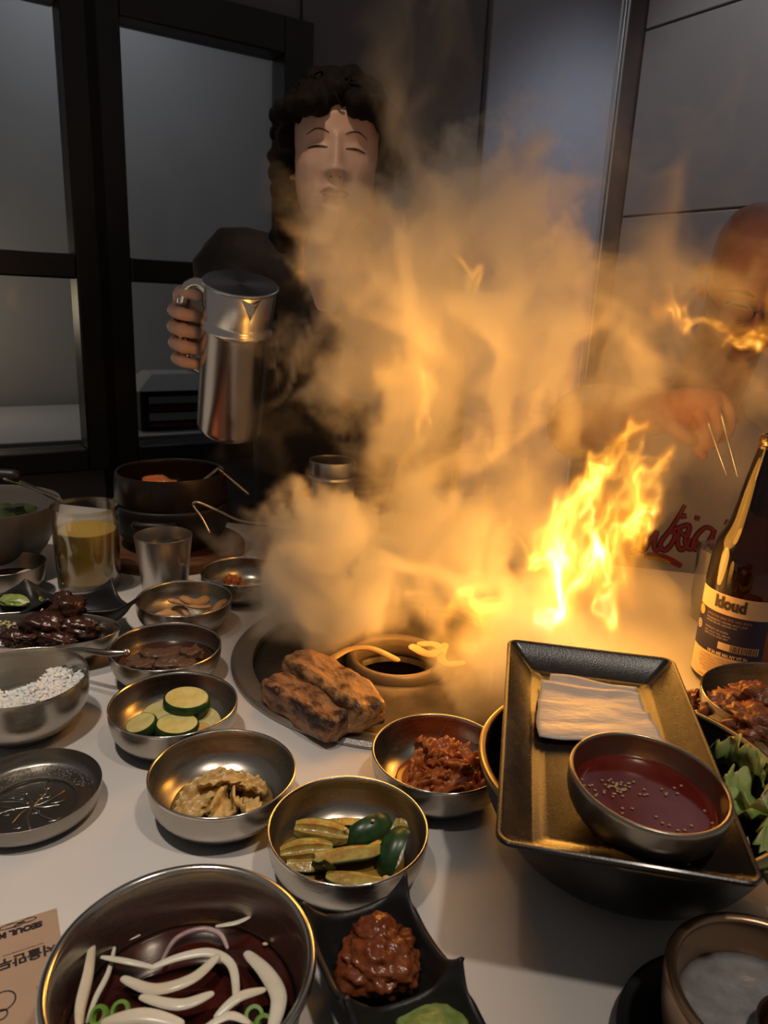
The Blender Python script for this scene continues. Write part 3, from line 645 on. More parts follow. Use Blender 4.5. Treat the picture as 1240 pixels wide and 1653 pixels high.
tray_m = mat('black_tray', (.016, .013, .011), .27, c2=(.022, .018, .015), scale=90, bump=.10, bscale=900, rvar=.05, coat=.2)
loft([rrect(fw_ + .004, fh_ + .004, .006, 0), rrect(fw_ + .010, fh_ + .010, .008, .001), rrect(tw - .004, th_ - .004, .008, hz - .004), rrect(tw, th_, .009, hz - .0025), rrect(tw, th_, .009, hz - .0006), rrect(tw - .002, th_ - .002, .008, hz),
      rrect(tw - .005, th_ - .005, .007, hz - .0003), rrect(tw - .0075, th_ - .0075, .006, hz - .002), rrect(fw_ + .006, fh_ + .006, .004, .0048), rrect(fw_ + .002, fh_ + .002, .003, .0042), rrect(fw_ - .006, fh_ - .006, .003, .0042), rrect(fw_ - .008, fh_ - .008, .003, .0036), rrect(fw_ - .014, fh_ - .014, .003, .0036)]).obj('tray', tray_m, tray, 35)
# rice paper sheets
sheet = mat('rice_paper', (.52, .49, .47), .34, c2=(.60, .57, .55), scale=70, detail=5, bump=.25, bscale=260, sss=.2, stretch=(.5, 1.5, 1))
SL = ['white rice paper sheet at the far end of the tray, bottom of its stack', 'white rice paper sheet in the middle of the stack on the tray', 'white rice paper sheet on top of the stack, nearest the sauce bowl']
for k, (x, y, z, w2, h2, a) in enumerate([(.000, .072, .0042, .068, .040, -.10), (-.002, .054, .0060, .076, .046, -.02), (-.001, .026, .0078, .082, .048, .04)]):
    def f(u, v, k=k, w2=w2, h2=h2):
        n = mnoise.noise(Vector((u * 2.5, v * 2.5, k * 3.1)))
        e = .0016 * n + .0012 * math.sin(v * 9 + k) * (u - .2)
        return ((u - .5) * w2 * (1 + .03 * math.sin(v * 5)), (v - .5) * h2 + .0022 * math.sin(u * 7 + k * 2) + .0015 * n, abs(e) + (.0030 if v > .8 and k < 2 else 0) * (v - .8) * 5)
    o = MB().grid(f, 28, 18).obj('rice_paper_sheet', sheet, None, 180, solid=.0011, off=1)
    o.matrix_world = TM @ Matrix.Translation((x, y, z)) @ rotz(a); tag(o, SL[k], 'rice paper', 'rice paper sheets on the tray')
# the thick sauce bowl on the tray
sx, sy = .1530, .3600
dsb = thing('sauce_bowl', 'thick walled steel bowl of red sauce standing on the near end of the black tray', 'bowl', (sx, sy, T + .0832), (math.radians(2.5), math.radians(3), 0))
BRZ = mat('bronzed_steel', (.40, .35, .28), .30, 1.0, bump=.06, bscale=200, scale=20, rvar=.06)
MB().lathe(prof([(0, .001), (.022, .001), (.025, 0), (.030, .002), (.038, .009), (.0428, .018), (.0440, .029), (.0436, .0318), (.0424, .0325), (.0412, .0315), (.0408, .0275), (.039, .018), (.034, .0105), (.024, .007), (0, .006)], 3), 80).obj('bowl', BRZ, dsb, 60)
rs = mat('red_sauce', (.12, .008, .005), .10, c2=(.16, .02, .010), scale=40)
b = MB().lathe([(0, .0175), (.02, .0175), (.034, .0176), (.0385, .0182), (.0395, .0192), (.034, .012), (0, .011)], 48)
o = b.obj('red_sauce', rs, None, 180); o.matrix_world = dsb.matrix_basis.copy(); o.location = (sx, sy, T + .0832); o.rotation_euler = dsb.rotation_euler
tag(o, 'dark red sweet chilli sauce in the thick bowl on the tray', 'sauce', None, 'stuff')
ss = MB()
for k in range(70):
    a = R.uniform(0, 6.28); r_ = .034 * math.sqrt(R.random()); cl = R.random() < .65
    x, y = (-.016 + R.gauss(0, .007), .006 + R.gauss(0, .005)) if cl else (r_ * math.cos(a), r_ * math.sin(a) - .006)
    if x * x + y * y > .036 ** 2: continue
    ss.blob((x, y, .0180), (.0011, .0008, .0006), k, .1, 1, 1, Matrix.Identity(4))
o = ss.obj('sesame_seed_scatter', seedm, None, 180, (sx, sy, T + .0832), dsb.rotation_euler); tag(o, 'sesame seeds sprinkled on the red sauce in the tray bowl', 'seeds', None, 'stuff')

# --- steel dish of fried meat behind the black bowl
MDp = at(1262, 1165, .045); MD = (MDp.x, MDp.y)
md = thing('meat_dish', 'steel scoop dish of fried meat behind the black bowl at the right edge', 'dish', (*MD, T + .0003), (0, 0, .3)); md.scale = (1.12, .95, 1)
MB().lathe(prof([(0, .003), (.03, .003), (.032, 0), (.035, .003), (.052, .020), (.060, .046), (.0625, .066), (.0620, .067), (.0610, .066), (.0585, .046), (.050, .021), (.030, .006), (0, .006)], 3), 72).obj('dish', steel, md, 60)
fm = mat('fried_meat', (.17, .045, .018), .35, c2=(.36, .13, .05), scale=60, detail=6, bump=.7, bscale=160, contrast=(.3, .7))
ML_ = ['long fried meat piece in front of the right steel dish heap', 'crisp fried meat piece on top of the right dish heap', 'dark fried meat piece at the near right of its heap', 'small fried meat piece at the left end of the right dish', 'fried meat piece at the back of the right dish', 'fried meat crumb at the far left of the right dish']
for k, (px, py, z, d) in enumerate([(1180, 1140, .058, (.026, .016, .011)), (1218, 1128, .068, (.016, .014, .012)), (1215, 1170, .062, (.020, .018, .014)), (1150, 1140, .050, (.012, .011, .010)), (1190, 1122, .056, (.012, .010, .008)), (1126, 1128, .050, (.008, .008, .008))]):
    tag(MB().blob((0, 0, 0), d, k + 61, .38, 1.9, 4, rough=.9).obj('fried_meat_piece', fm, None, 180, at(px, py, z), (0, 0, R.uniform(-.4, .6))), ML_[k], 'meat', 'fried meat pieces on the right')

# --- beer bottle
BT = at(1178, 1096, 0); by_ = BT.y
bt = thing('beer_bottle', 'brown glass beer bottle with a blue and cream label at the right edge', 'bottle', (BT.x, by_, T + .0003))
zs = lambda py: max(aty(1178 + 55 * (1096 - py) / 396, py, by_).z - T, 0)
def rpx(n): return rad(n, BT)
RB_ = rpx(60.5)
hT = zs(703)
amber = mat('amber_bottle_glass', (.075, .022, .005), .03, trans=1.0, ior=1.5)
pb = [(0, .004), (RB_ * .7, .001), (RB_ * .9, .0008), (RB_ * .98, .006), (RB_, .014), (RB_, zs(960)), (RB_ * .985, zs(930)), (RB_ * .91, zs(880)), (RB_ * .72, zs(850)), (RB_ * .62, zs(820)), (RB_ * .515, zs(780)), (RB_ * .40, zs(740)), (RB_ * .335, zs(718))]
MB().lathe(prof(pb, 4) + [(RB_ * .335, hT - .010), (RB_ * .335, hT - .001), (RB_ * .25, hT), (0, hT - .0005)], 64).obj('glass', amber, bt, 60)
MB().lathe([(RB_ * .33, hT - .013), (RB_ * .37, hT - .0125), (RB_ * .37, hT - .010), (RB_ * .345, hT - .0095), (RB_ * .345, hT - .008), (RB_ * .375, hT - .007), (RB_ * .375, hT - .002), (RB_ * .34, hT + .0005), (RB_ * .26, hT + .0005), (RB_ * .26, hT - .004)], 40).obj('lip', mat('dark_glass_lip', (.05, .025, .012), .12, coat=.5), bt, 60)
view = math.atan2(-by_, -BT.x)                     # direction from bottle to viewer
LC = view - math.radians(14)                       # the label is turned to the viewer's left
def lab_pt(ang, z, dr=.0004): r_ = RB_ + dr; return (r_ * math.cos(ang), r_ * math.sin(ang), z)
cream = mat('label_cream', (.62, .47, .31), .55); navy = mat('label_navy', (.012, .012, .065), .45); lgold = mat('label_gold', (.65, .33, .08), .4); lwhite = mat('label_print_white', (.48, .42, .40), .5); ldark = mat('label_print_dark', (.05, .035, .03), .5); lor = mat('label_print_orange', (.45, .17, .05), .5)
A0, A1 = LC - math.radians(62), LC + math.radians(52)
def band(name, z0, z1, m_, a0=A0, a1=A1, dr=.0004):
    return MB().grid(lambda u, v: lab_pt(a0 + (a1 - a0) * u, z0 + (z1 - z0) * v, dr), 28, 1).obj(name, m_, bt, 180)
zL0, zL1, zL2, zL3 = zs(1083), zs(1042), zs(978), zs(948)
lab_lo = band('label_lower', zL0, zL1, cream); lab_mid = band('label_middle', zL1, zL2, navy); lab_up = band('label_upper', zL2, zL3, cream)
def lfn(ang, z, dr=.0009):
    return lambda x, y: lab_pt(ang + x / RB_, z + y, dr)
zU = (zL2 + zL3) / 2
text_mesh('kloud', .0165, ldark, 'lettering', lab_up, lfn(LC - .06, zU + .0008), width=.82, bold=.0008)
def disc(name, ang, z, r_, m_, dr=.0008, r0=0.0):
    n = 24
    vs = [lab_pt(ang + (q * math.cos(2 * math.pi * k / n)) / RB_, z + q * math.sin(2 * math.pi * k / n), dr) for q in (r_, r0) for k in range(n)]
    return MB().add(vs, [(k, (k + 1) % n, n + (k + 1) % n, n + k) for k in range(n)]).obj(name, m_, lab_mid)
hM = zL2 - zL1
disc('orange_emblem', LC - .88, zL2 - hM * .12, .0052, lgold); disc('round_emblem', LC - .90, zL2 - hM * .48, .0048, lwhite, r0=.0036); disc('round_emblem', LC - .90, zL2 - hM * .48, .0028, lwhite, r0=.0012)
for k, (fz, tx) in enumerate([(.10, 'IMPORTED BEER 맥주 100% 올몰트'), (.19, 'INGREDIENTS: WATER, MALT, HOP'), (.26, 'IMPORTED BY: LIQUOR INC'), (.42, 'PRODUCT OF KOREA'), (.50, 'ALC. 5% BY VOL. 500 ML'), (.57, 'KEEP COOL AND DRY'), ]):
    text_mesh(tx, .0026 if k else .0030, lor if k == 0 else lwhite, 'lettering', lab_mid, lfn(LC - .62, zL2 - hM * fz), align='LEFT')
bz0, bz1 = zL1 + hM * .17, zL1 + hM * .34
band('barcode_ground', bz0, bz1, cream, LC - .18, LC + .78, .0006)
x_ = LC + .12; rr_ = random.Random(3)
bars = MB()
while x_ < LC + .74:
    w_ = rr_.choice([.012, .02, .03]); bars.grid(lambda u, v: lab_pt(x_ + w_ * u, bz0 + (bz1 - bz0) * (.06 + .88 * v), .0009), 1, 1); x_ += w_ + rr_.choice([.012, .02])
bars.obj('barcode', ldark, lab_mid)
text_mesh('HI IA ME MA NY VT 5¢', .0048, cream, 'lettering', lab_mid, lfn(LC + .06, zL1 + .0024, .0010), width=.8, bold=.0002)
for k, tx in enumerate(['GOVERNMENT WARNING: ACCORDING TO THE', 'SURGEON GENERAL, WOMEN SHOULD NOT DRINK', 'DURING PREGNANCY BECAUSE OF THE RISK OF', 'BIRTH DEFECTS. CONSUMPTION OF ALCOHOLIC', 'BEVERAGES IMPAIRS YOUR ABILITY TO DRIVE', 'AND MAY CAUSE HEALTH PROBLEMS.']):
    text_mesh(tx, .0030, mat('label_small_print', (.22, .13, .08), .5) if k == 0 else MATS['label_small_print'], 'lettering', lab_lo, lfn(LC - .0, zL1 - .0035 - k * .0032), width=.75)
text_mesh('LOTTE 1366 AVE CHIL UNG BUKDO 28 NAT', .0026, ldark, 'lettering', lab_lo, lfn(LC, zL0 + .003), width=.9)

# --- drinking glass behind the bottle
clear = thin_glass('clear_glass', (.93, .92, .90), .30, .03)
gp = at(1158, 985, 0.0); gp = aty(1160, 985, .86); gz = aty(1160, 893, .86).z - T
gl = thing('tumbler', 'clear empty glass tumbler behind the beer bottle', 'glass', (gp.x, .86, T + .0003))
MB().lathe(prof([(0, .004), (.028, .003), (.030, 0), (.032, .003), (.036, gz - .001), (.0354, gz), (.0346, gz - .002), (.031, .008), (0, .008)], 3), 48).obj('glass', clear, gl, 60)

# --- brass bowl at the near right corner
BW = (.1965, .279)
wb = thing('brass_bowl', 'thick rimmed brass coloured bowl on a black plate at the near right corner', 'bowl', (*BW, T + .0105))
MB().lathe(prof([(0, .001), (.030, .001), (.034, 0), (.040, .004), (.047, .02), (.0495, .044), (.0497, .0485), (.0482, .0502), (.0450, .0500), (.0435, .048), (.0425, .040), (.040, .022), (.034, .010), (0, .008)], 3), 80).obj('bowl', mat('copper_brass', (.46, .30, .19), .30, 1.0, bump=.05, bscale=160, rvar=.05), wb, 60)
pl = thing('black_plate', 'round black plate under the brass bowl at the near right corner', 'plate', (*BW, T + .0003))
MB().lathe(prof([(0, .0), (.05, 0), (.062, .004), (.067, .010), (.066, .0115), (.060, .0085), (.049, .0060), (0, .0060)], 3), 72).obj('plate', black_matte, pl, 60)
pl.location.x += .0; wb.location.z = T + .0066
tag(MB().lathe([(0, .030), (.02, .030), (.036, .030), (.0415, .0306), (.040, .026), (0, .024)], 48).obj('cloudy_broth', mat('cloudy_ice_broth', (.22, .21, .21), .12, c2=(.34, .33, .33), scale=60, bump=.2, bscale=90), None, 180, (*BW, T + .0066)), 'cloudy grey broth in the brass bowl', 'broth', None, 'stuff')
ic = thing('dark_cup', 'small dark brown cup sunk in the brass bowl at the near right', 'cup', (BW[0] + .010, BW[1] - .013, T + .030))
MB().lathe(prof([(0, 0), (.012, 0), (.019, .008), (.0215, .0170), (.0205, .0178), (.0195, .016), (.017, .008), (0, .004)], 3), 48).obj('cup', mat('dark_brown_cup', (.035, .016, .008), .25), ic, 60)
tag(MB().lathe([(0, .0), (.015, .0), (.0185, .0004), (.016, -.002), (0, -.003)], 40).obj('dark_sauce', mat('dark_sauce', (.03, .008, .004), .06), None, 180, (BW[0] + .010, BW[1] - .013, T + .0425)), 'dark sauce inside the small brown cup', 'sauce', None, 'stuff')

# --- left side: beer glass
bg = thing('beer_glass', 'straight glass of cloudy yellow beer at the left', 'glass', (-.3676, .8744, T + .0003))
GRd = .0396
MB().lathe(prof([(0, .003), (.030, .003), (.033, 0), (.036, .002), (.0375, .010), (GRd, .098), (GRd - .0006, .0995), (GRd - .0016, .098), (GRd - .0028, .012), (.030, .008), (0, .008)], 3), 64).obj('glass', thin_glass('beer_glass_wall', (.95, .94, .92), .30, .03), bg, 60)
tag(MB().lathe([(0, .0085), (.030, .0085), (.0346, .0125), (.0352, .04), (.0360, .074), (.0358, .0745), (0, .0738)], 56).obj('beer', mat('cloudy_beer', (.62, .44, .10), .10, trans=.1, sss=.3), None, 60, (-.3676, .8744, T + .0003)), 'cloudy yellow beer filling the straight glass', 'beer', None, 'stuff')
# steel tumbler
ct = thing('steel_tumbler', 'plain steel water tumbler between the beer glass and the side dishes', 'cup', (-.267, .858, T + .0003))
MB().lathe(prof([(0, .002), (.0235, .002), (.0255, 0), (.0265, .003), (.0300, .036), (.0340, .0735), (.0344, .0750), (.0337, .0756), (.0330, .0740), (.0292, .036), (.0250, .005), (0, .004)], 3), 64).obj('cup', steel_brushed, ct, 60)
liquid('water', -.267, .858, T + .060, .0312, mat('dark_water', (.02, .016, .012), .03), 'water inside the plain steel tumbler', 'water')
# stone pot on a wooden stand
PT = (-.301, 1.0125)
wd = mat('dark_wood_stand', (.085, .035, .016), .5, c2=(.16, .07, .03), scale=22, stretch=(1, 5, 1), bump=.2)
ws = thing('wooden_stand', 'round brown wooden stand under the black stone pot', 'stand', (*PT, T + .0003))
MB().lathe(prof([(0, .0), (.092, 0), (.100, .004), (.101, .013), (.094, .017), (.080, .0165), (0, .0155)], 3), 72).obj('stand', wd, ws, 60)
pot = thing('stone_pot', 'black stone pot with a raised ring at the back left of the table', 'pot', (*PT, T + .0172))
MB().lathe(prof([(0, .001), (.050, 0), (.060, .003), (.074, .020), (.081, .046), (.0815, .060), (.0785, .0625), (.072, .060), (.070, .045), (.064, .020), (.05, .010), (0, .009)], 3), 80).obj('pot_body', iron, pot, 60)
MB().lathe(prof([(.0715, .058), (.0760, .061), (.0765, .085), (.0745, .103), (.0725, .1045), (.0705, .102), (.0715, .085), (.070, .062), (.0715, .058)], 3), 80).obj('ring', mat('glazed_brown_ring', (.018, .010, .007), .30, .2), pot, 60)
for s_ in (-1, 1):
    MB().tube(catmull([(-.025, s_ * .0795, .047), (-.020, s_ * .092, .049), (0, s_ * .096, .050), (.020, s_ * .092, .049), (.025, s_ * .0795, .047)], 5), .0055, 10).obj('handle', iron, pot, 60)
stew = mat('red_stew', (.10, .018, .006), .3, c2=(.30, .07, .015), scale=40, bump=.6, bscale=90)
tag(MB().lathe([(0, .058), (.05, .060), (.069, .058), (.066, .04), (0, .04)], 48).obj('red_stew', stew, None, 180, (*PT, T + .0172)), 'red stew in the black stone pot', 'stew', None, 'stuff')
tag(MB().blob((0, 0, 0), (.030, .020, .014), 12, .3, 2, 4).obj('kimchi_heap', kim, None, 180, (PT[0] - .024, PT[1] + .018, T + .092)), 'orange kimchi heap rising out of the stone pot stew', 'kimchi')
ld = thing('ladle', 'thin dark ladle leaning on the right rim of the stone pot', 'ladle')
MB().tube(catmull([aty(352, 757, 1.01), aty(370, 772, 1.015), aty(400, 797, 1.02)], 6), .0026, 8).obj('handle', steel_dark, ld, 60)
MB().tube([aty(352, 757, 1.01), aty(330, 775, .985), aty(318, 790, .975)], .0028, 8).obj('stem', steel_dark, ld, 60)
# bent steel skewer spoon beside the pot
sk = thing('bent_spoon', 'thin bent steel spoon handle in front of the stone pot', 'spoon')
MB().tube(catmull([aty(338, 859, .885), aty(326, 836, .89), aty(312, 816, .89), aty(320, 811, .89), aty(352, 824, .905), aty(392, 841, .95), aty(452, 846, 1.04)], 6), .0017, 8).obj('handle', steel_rim, sk, 60)
# grilled dish in the smoke
hp_ = at(452, 838, .02)
ht = thing('sizzling_plate', 'black oval plate with a roast piece, half lost in smoke behind the grill', 'plate', (hp_.x + .02, hp_.y + .05, T + .0003)); ht.scale = (1.4, 1, 1)
MB().lathe(prof([(0, 0), (.04, 0), (.056, .012), (.060, .020), (.058, .021), (.050, .012), (0, .008)], 3), 56).obj('plate', iron, ht, 60)
tag(MB().blob((0, 0, 0), (.052, .030, .020), 8, .22, 1.8, 4).obj('roast_piece', mat('roast', (.30, .12, .04), .4, c2=(.14, .05, .02), scale=40, bump=.5), None, 180, (hp_.x + .02, hp_.y + .05, T + .028)), 'orange brown roast piece on the plate lost in smoke', 'meat')
# tall steel cup behind the smoke
c2_ = thing('steel_cup', 'tall steel cup with a stepped rim behind the smoke, before the standing woman', 'cup', (-.08, 1.086, T + .0003))
MB().lathe(prof([(0, .001), (.026, .001), (.028, 0), (.030, .003), (.0325, .06), (.0335, .100), (.0352, .104), (.0340, .108), (.0352, .112), (.0352, .1290), (.0345, .1300), (.0338, .1290), (.0338, .110), (.031, .06), (.027, .005), (0, .004)], 3), 64).obj('cup', steel_brushed, c2_, 60)

# --- far left: grey bowl with tongs
gb = thing('grey_bowl', 'large grey bowl of dark salad at the far left', 'bowl', (-.5101, .9141, T + .0003))
MB().lathe(prof([(0, .002), (.035, .002), (.038, 0), (.044, .004), (.068, .032), (.082, .066), (.0868, .0895), (.0860, .0905), (.0848, .0895), (.079, .066), (.065, .034), (.04, .010), (0, .008)], 3), 72).obj('bowl', mat('grey_melamine', (.16, .15, .145), .4), gb, 60)
sal = mat('dark_greens', (.015, .03, .008), .35, c2=(.06, .085, .02), scale=50, bump=.5, bscale=100)
tag(MB().blob((0, 0, 0), (.066, .066, .018), 5, .3, 3, 4).obj('salad', sal, None, 180, (-.5101, .9141, T + .062)), 'dark green salad in the large grey bowl', 'salad', None, 'stuff')
tg = thing('tongs', 'steel tongs with black grip resting on the large grey bowl', 'tongs')
e0, e1 = aty(-40, 770, .93), aty(98, 806, .955)
MB().tube(catmull([e0 + Vector((.05, 0, .0)), (e0 + e1) / 2 + Vector((.02, 0, .002)), e1], 6), .0042, 10, flat=.5).obj('arm', steel_rim, tg, 60)
MB().tube(catmull([e0 + Vector((.05, -.02, .004)), (e0 + e1) / 2 + Vector((.02, -.012, .006)), e1 + Vector((0, -.006, .0))], 6), .0042, 10, flat=.5).obj('arm', steel_rim, tg, 60)
MB().tube([e0 + Vector((-.01, -.01, .006)), e0 + Vector((.055, -.01, .006))], .009, 12).obj('grip', black_matte, tg, 60)
# small dark bowl with onions
sbw = thing('onion_bowl', 'small dark steel bowl of sliced onion at the left edge', 'bowl', (-.449, .833, T + .0003))
MB().lathe(prof([(0, .001), (.022, .001), (.025, 0), (.030, .003), (.040, .018), (.0438, .038), (.0430, .0402), (.0418, .038), (.038, .019), (.027, .006), (0, .005)], 3), 64).obj('bowl', steel_dark, sbw, 60)
liquid('onion_soy', -.449, .833, T + .0195, .0365, mat('onion_soy', (.05, .02, .012), .06), 'brown soy around the onions in the small dark bowl')
for k, (dx, dy, a) in enumerate([(.004, -.004, .2), (.022, -.010, .6), (-.006, -.018, -.2), (.014, .008, 1.0)]):
    pts = [(.014 * math.cos(t) , .008 * math.sin(t), .002 * math.sin(2 * t)) for t in (.2, .8, 1.4, 2.0, 2.6)]
    tag(MB().tube(catmull(pts, 4), .003, 8, flat=.5).obj('onion_slice', onion, None, 60, (-.449 + dx, .833 + dy, T + .0225), (0, 0, a)), ['onion slice in the middle of the small dark bowl', 'onion slice at the right side of the small dark bowl', 'onion slice nearest the viewer in the small dark bowl', 'onion slice at the back of the small dark bowl'][k], 'onion', 'onion slices in the small dark bowl')
# second black sauce dish
sauce_dish('sauce_dish', 'black two-cell ceramic sauce dish at the far left beside the beer glass', at(-105, 944, .046), at(-78, 978, .046), at(42, 941, .046))
c = at(62, 945, .012)
tag(MB().blob((0, 0, 0), (.024, .020, .007), 2, .12, 2.5, 4).obj('green_paste', grn, None, 180, (at(36, 966, .030))), 'smooth green paste in the black dish at the far left', 'sauce', None, 'stuff')
# oval dish with dark ribs
OD = at(45, 1024, .03)
od = thing('oval_dish', 'oval steel dish of dark glazed ribs at the left edge', 'dish', (OD.x, OD.y, T + .0003), (0, 0, .12)); od.scale = (1.75, .84, 1)
MB().lathe(prof([(0, .001), (.028, .001), (.030, 0), (.034, .003), (.046, .018), (.0505, .034), (.050, .0348), (.0492, .034), (.0445, .019), (.032, .006), (0, .005)], 3), 72).obj('dish', steel, od, 60)
rib = mat('glazed_rib', (.022, .009, .007), .25, c2=(.06, .022, .014), scale=40, detail=5, bump=.6, bscale=110)
RL = ['tall dark glazed rib chunk at the back right of the oval dish', 'wide dark glazed rib chunk in the middle of the oval dish', 'dark glazed rib chunk at the right front of the oval dish', 'charred rib end at the left front of the oval dish', 'small reddish rib scrap at the left of the oval dish', 'dark glazed rib chunk at the very front of the oval dish']
for k, (px, py, z, d) in enumerate([(108, 985, .036, (.020, .017, .017)), (75, 1010, .028, (.026, .018, .013)), (128, 1015, .024, (.022, .013, .011)), (35, 1030, .020, (.020, .012, .009)), (27, 1018, .026, (.007, .006, .006)), (85, 1032, .020, (.024, .010, .009))]):
    tag(MB().blob((0, 0, 0), d, k + 81, .32, 1.7, 4, boxy=.3, rough=.8).obj('glazed_rib', rib, None, 180, at(px, py, z), (0, .1, R.uniform(-.3, .4))), RL[k], 'meat', 'dark glazed ribs')
cru = MB()
for k in range(260):
    a = R.uniform(0, 6.28); r_ = math.sqrt(R.random()); p = at(8, 1012, .022); x, y = p.x + .026 * r_ * math.cos(a), p.y + .016 * r_ * math.sin(a)
    cru.blob((x, y, T + .016 + .012 * (1 - r_) + R.uniform(-.002, .002)), (.0022, .0017, .0014), k, .3, 1.5, 1, Matrix.Identity(4))
tag(cru.obj('garlic_crumbs', mat('garlic_crumb', (.55, .50, .33), .5, c2=(.34, .36, .15), scale=90), None, 180), 'pale green and white minced garlic beside the dark ribs', 'garlic', None, 'stuff')

# --- meat and vegetables on the grill
gm = mat('grilled_rib', (.42, .23, .095), .36, c2=(.05, .018, .010), scale=55, detail=8, bump=1.0, bscale=260, contrast=(.47, .62), stretch=(.6, 1, 1))
gm2 = mat('charred_rib', (.36, .18, .08), .4, c2=(.035, .014, .010), scale=70, detail=8, bump=1.0, bscale=300, contrast=(.42, .58), stretch=(.6, 1, 1))
def rib_piece(p0, p1, w_, h_, m_, lab, seed):
    p0, p1 = Vector(p0), Vector(p1); L = (p1 - p0).length; c = (p0 + p1) / 2; a = math.atan2((p1 - p0).y, (p1 - p0).x)
    b = MB(); b.blob((0, 0, 0), (L * .58, w_ * 1.12, h_ * 1.12), seed, 0, 1, 5, boxy=.8); off = Vector((seed, seed * .37, 0)); nv = []
    for v in b.v:                            # lumps and cracks of a few millimetres
        p = Vector(v); q_ = Vector((p.x * 45, p.y * 150, p.z * 110)); n = 1 + .13 * mnoise.noise(p * 55 + off) + .14 * mnoise.noise(q_ + off) + .07 * mnoise.noise(q_ * 2.7 + off)
        nv.append((p.x * (1 + .05 * mnoise.noise(p * 90 - off)), p.y * n, p.z * n + .0015 * mnoise.noise(p * 45 + off)))
    b.v = nv
    return tag(b.obj('grilled_rib', m_, None, 180, c, (0, 0, a)), lab, 'meat', 'ribs on the grill')
rib_piece(at(478, 1068, .022), at(600, 1158, .022), .021, .0155, gm, 'browned rib strip lying farther back on the grill', 101)
rib_piece(at(437, 1106, .018), at(552, 1176, .018), .016, .013, gm2, 'darker charred rib strip nearest the grill rim', 102)
op = mat('orange_pepper', (.66, .27, .06), .35, c2=(.75, .38, .10), scale=40, sss=.15)
yo = mat('grilled_onion', (.62, .42, .16), .35, c2=(.70, .52, .25), scale=40, sss=.15)
VG = [([(718, 1042), (712, 1060), (722, 1072), (745, 1070)], .0045, op, 'hooked orange pepper strip on the grill', 'pepper'), ([(668, 1045), (690, 1056), (712, 1052)], .006, yo, 'wide onion piece beside the orange pepper on the grill', 'onion'), ([(680, 1040), (700, 1040), (712, 1046)], .005, yo, 'onion piece behind the orange pepper on the grill', 'onion'), ([(538, 1062), (565, 1048), (600, 1047), (640, 1065)], .0042, yo, 'long onion strip arched over the grill centre ring', 'onion')]
for pxs, r_, m_, lab, cat_ in VG:
    pts = catmull([at(x, y, .014) for x, y in pxs], 5)
    tag(MB().tube(pts, r_, 10, flat=.5).obj(cat_ + '_piece', m_, None, 60), lab, cat_)
# ------------------------------------------------------------------ people
def interp(tab, z):
    if z <= tab[0][0]: return tab[0][1:]
    for a, b in zip(tab, tab[1:]):
        if z <= b[0]:
            t = (z - a[0]) / (b[0] - a[0]); return [p + (q - p) * t for p, q in zip(a[1:], b[1:])]
    return tab[-1][1:]
HEAD = [(-.118, .010, .056, -.005), (-.112, .024, .072, .01), (-.104, .034, .080, .022), (-.090, .049, .086, .038), (-.070, .0585, .088, .056), (-.045, .0640, .088, .07), (-.015, .0665, .088, .083), (.015, .069, .087, .091), (.045, .070, .086, .095), (.072, .0665, .079, .093), (.094, .055, .063, .083), (.109, .036, .040, .057), (.116, .016, .018, .026), (.1185, .0, .0, .0)]
G = lambda x, c, s: math.exp(-((x - c) / s) ** 2)
def face_add(x, z):
    ax = abs(x); f = 0.0
    t = min(max((.006 - z) / .046, 0), 1)
    if z < .022:
        lower = 1 / (1 + math.exp(-(z + .0475) / .0022))
        f += (.005 + .017 * t) * G(x, 0, .0065 + .006 * t) * lower * min(1, max(0, (.022 - z) / .012))
    f += .0065 * G(ax, .0115, .0065) * G(z, -.0405, .0065)
    f -= .0035 * G(ax, .0065, .0032) * G(z, -.0475, .0028)
    f -= .007 * G(ax, .030, .018) * G(z, .004, .011)
    f += .0065 * G(ax, .031, .0125) * G(z, -.001, .0085)
    f += .0018 * G(ax, .029, .02) * G(z, .020, .008)
    f += .006 * G(ax, .045, .016) * G(z, -.028, .017)
    f -= .004 * G(ax, .026, .006) * G(z, -.05, .014)
    f += .006 * G(x, 0, .018) * G(z, -.0655, .0045) + .0065 * G(x, 0, .016) * G(z, -.0755, .005) - .0035 * G(x, 0, .022) * G(z, -.0705, .0018)
    f -= .003 * G(x, 0, .016) * G(z, -.086, .005) + .0015 * G(x, 0, .003) * G(z, -.056, .005)
    f += .006 * G(x, 0, .015) * G(z, -.101, .010)
    return f
def head_surface(a, z):
    w_, f_, b_ = interp(HEAD, z)
    s_, c_ = math.sin(a), math.cos(a)
    if c_ >= 0:
        e = .88
        x = w_ * math.copysign(abs(s_) ** e, s_); y = f_ * c_ ** .92
        y += face_add(x, z) * min(1, c_ * 1.8)
    else: x = w_ * math.copysign(abs(s_) ** .95, s_); y = b_ * c_
    return x, y, z
def face_pt(x, z, eps=.0008):
    w_, f_, b_ = interp(HEAD, z); s_ = min(abs(x) / w_, .999) ** (1 / .88); c_ = math.sqrt(1 - s_ * s_)
    return (x, f_ * c_ ** .92 + face_add(x, z) * min(1, c_ * 1.8) + eps, z)
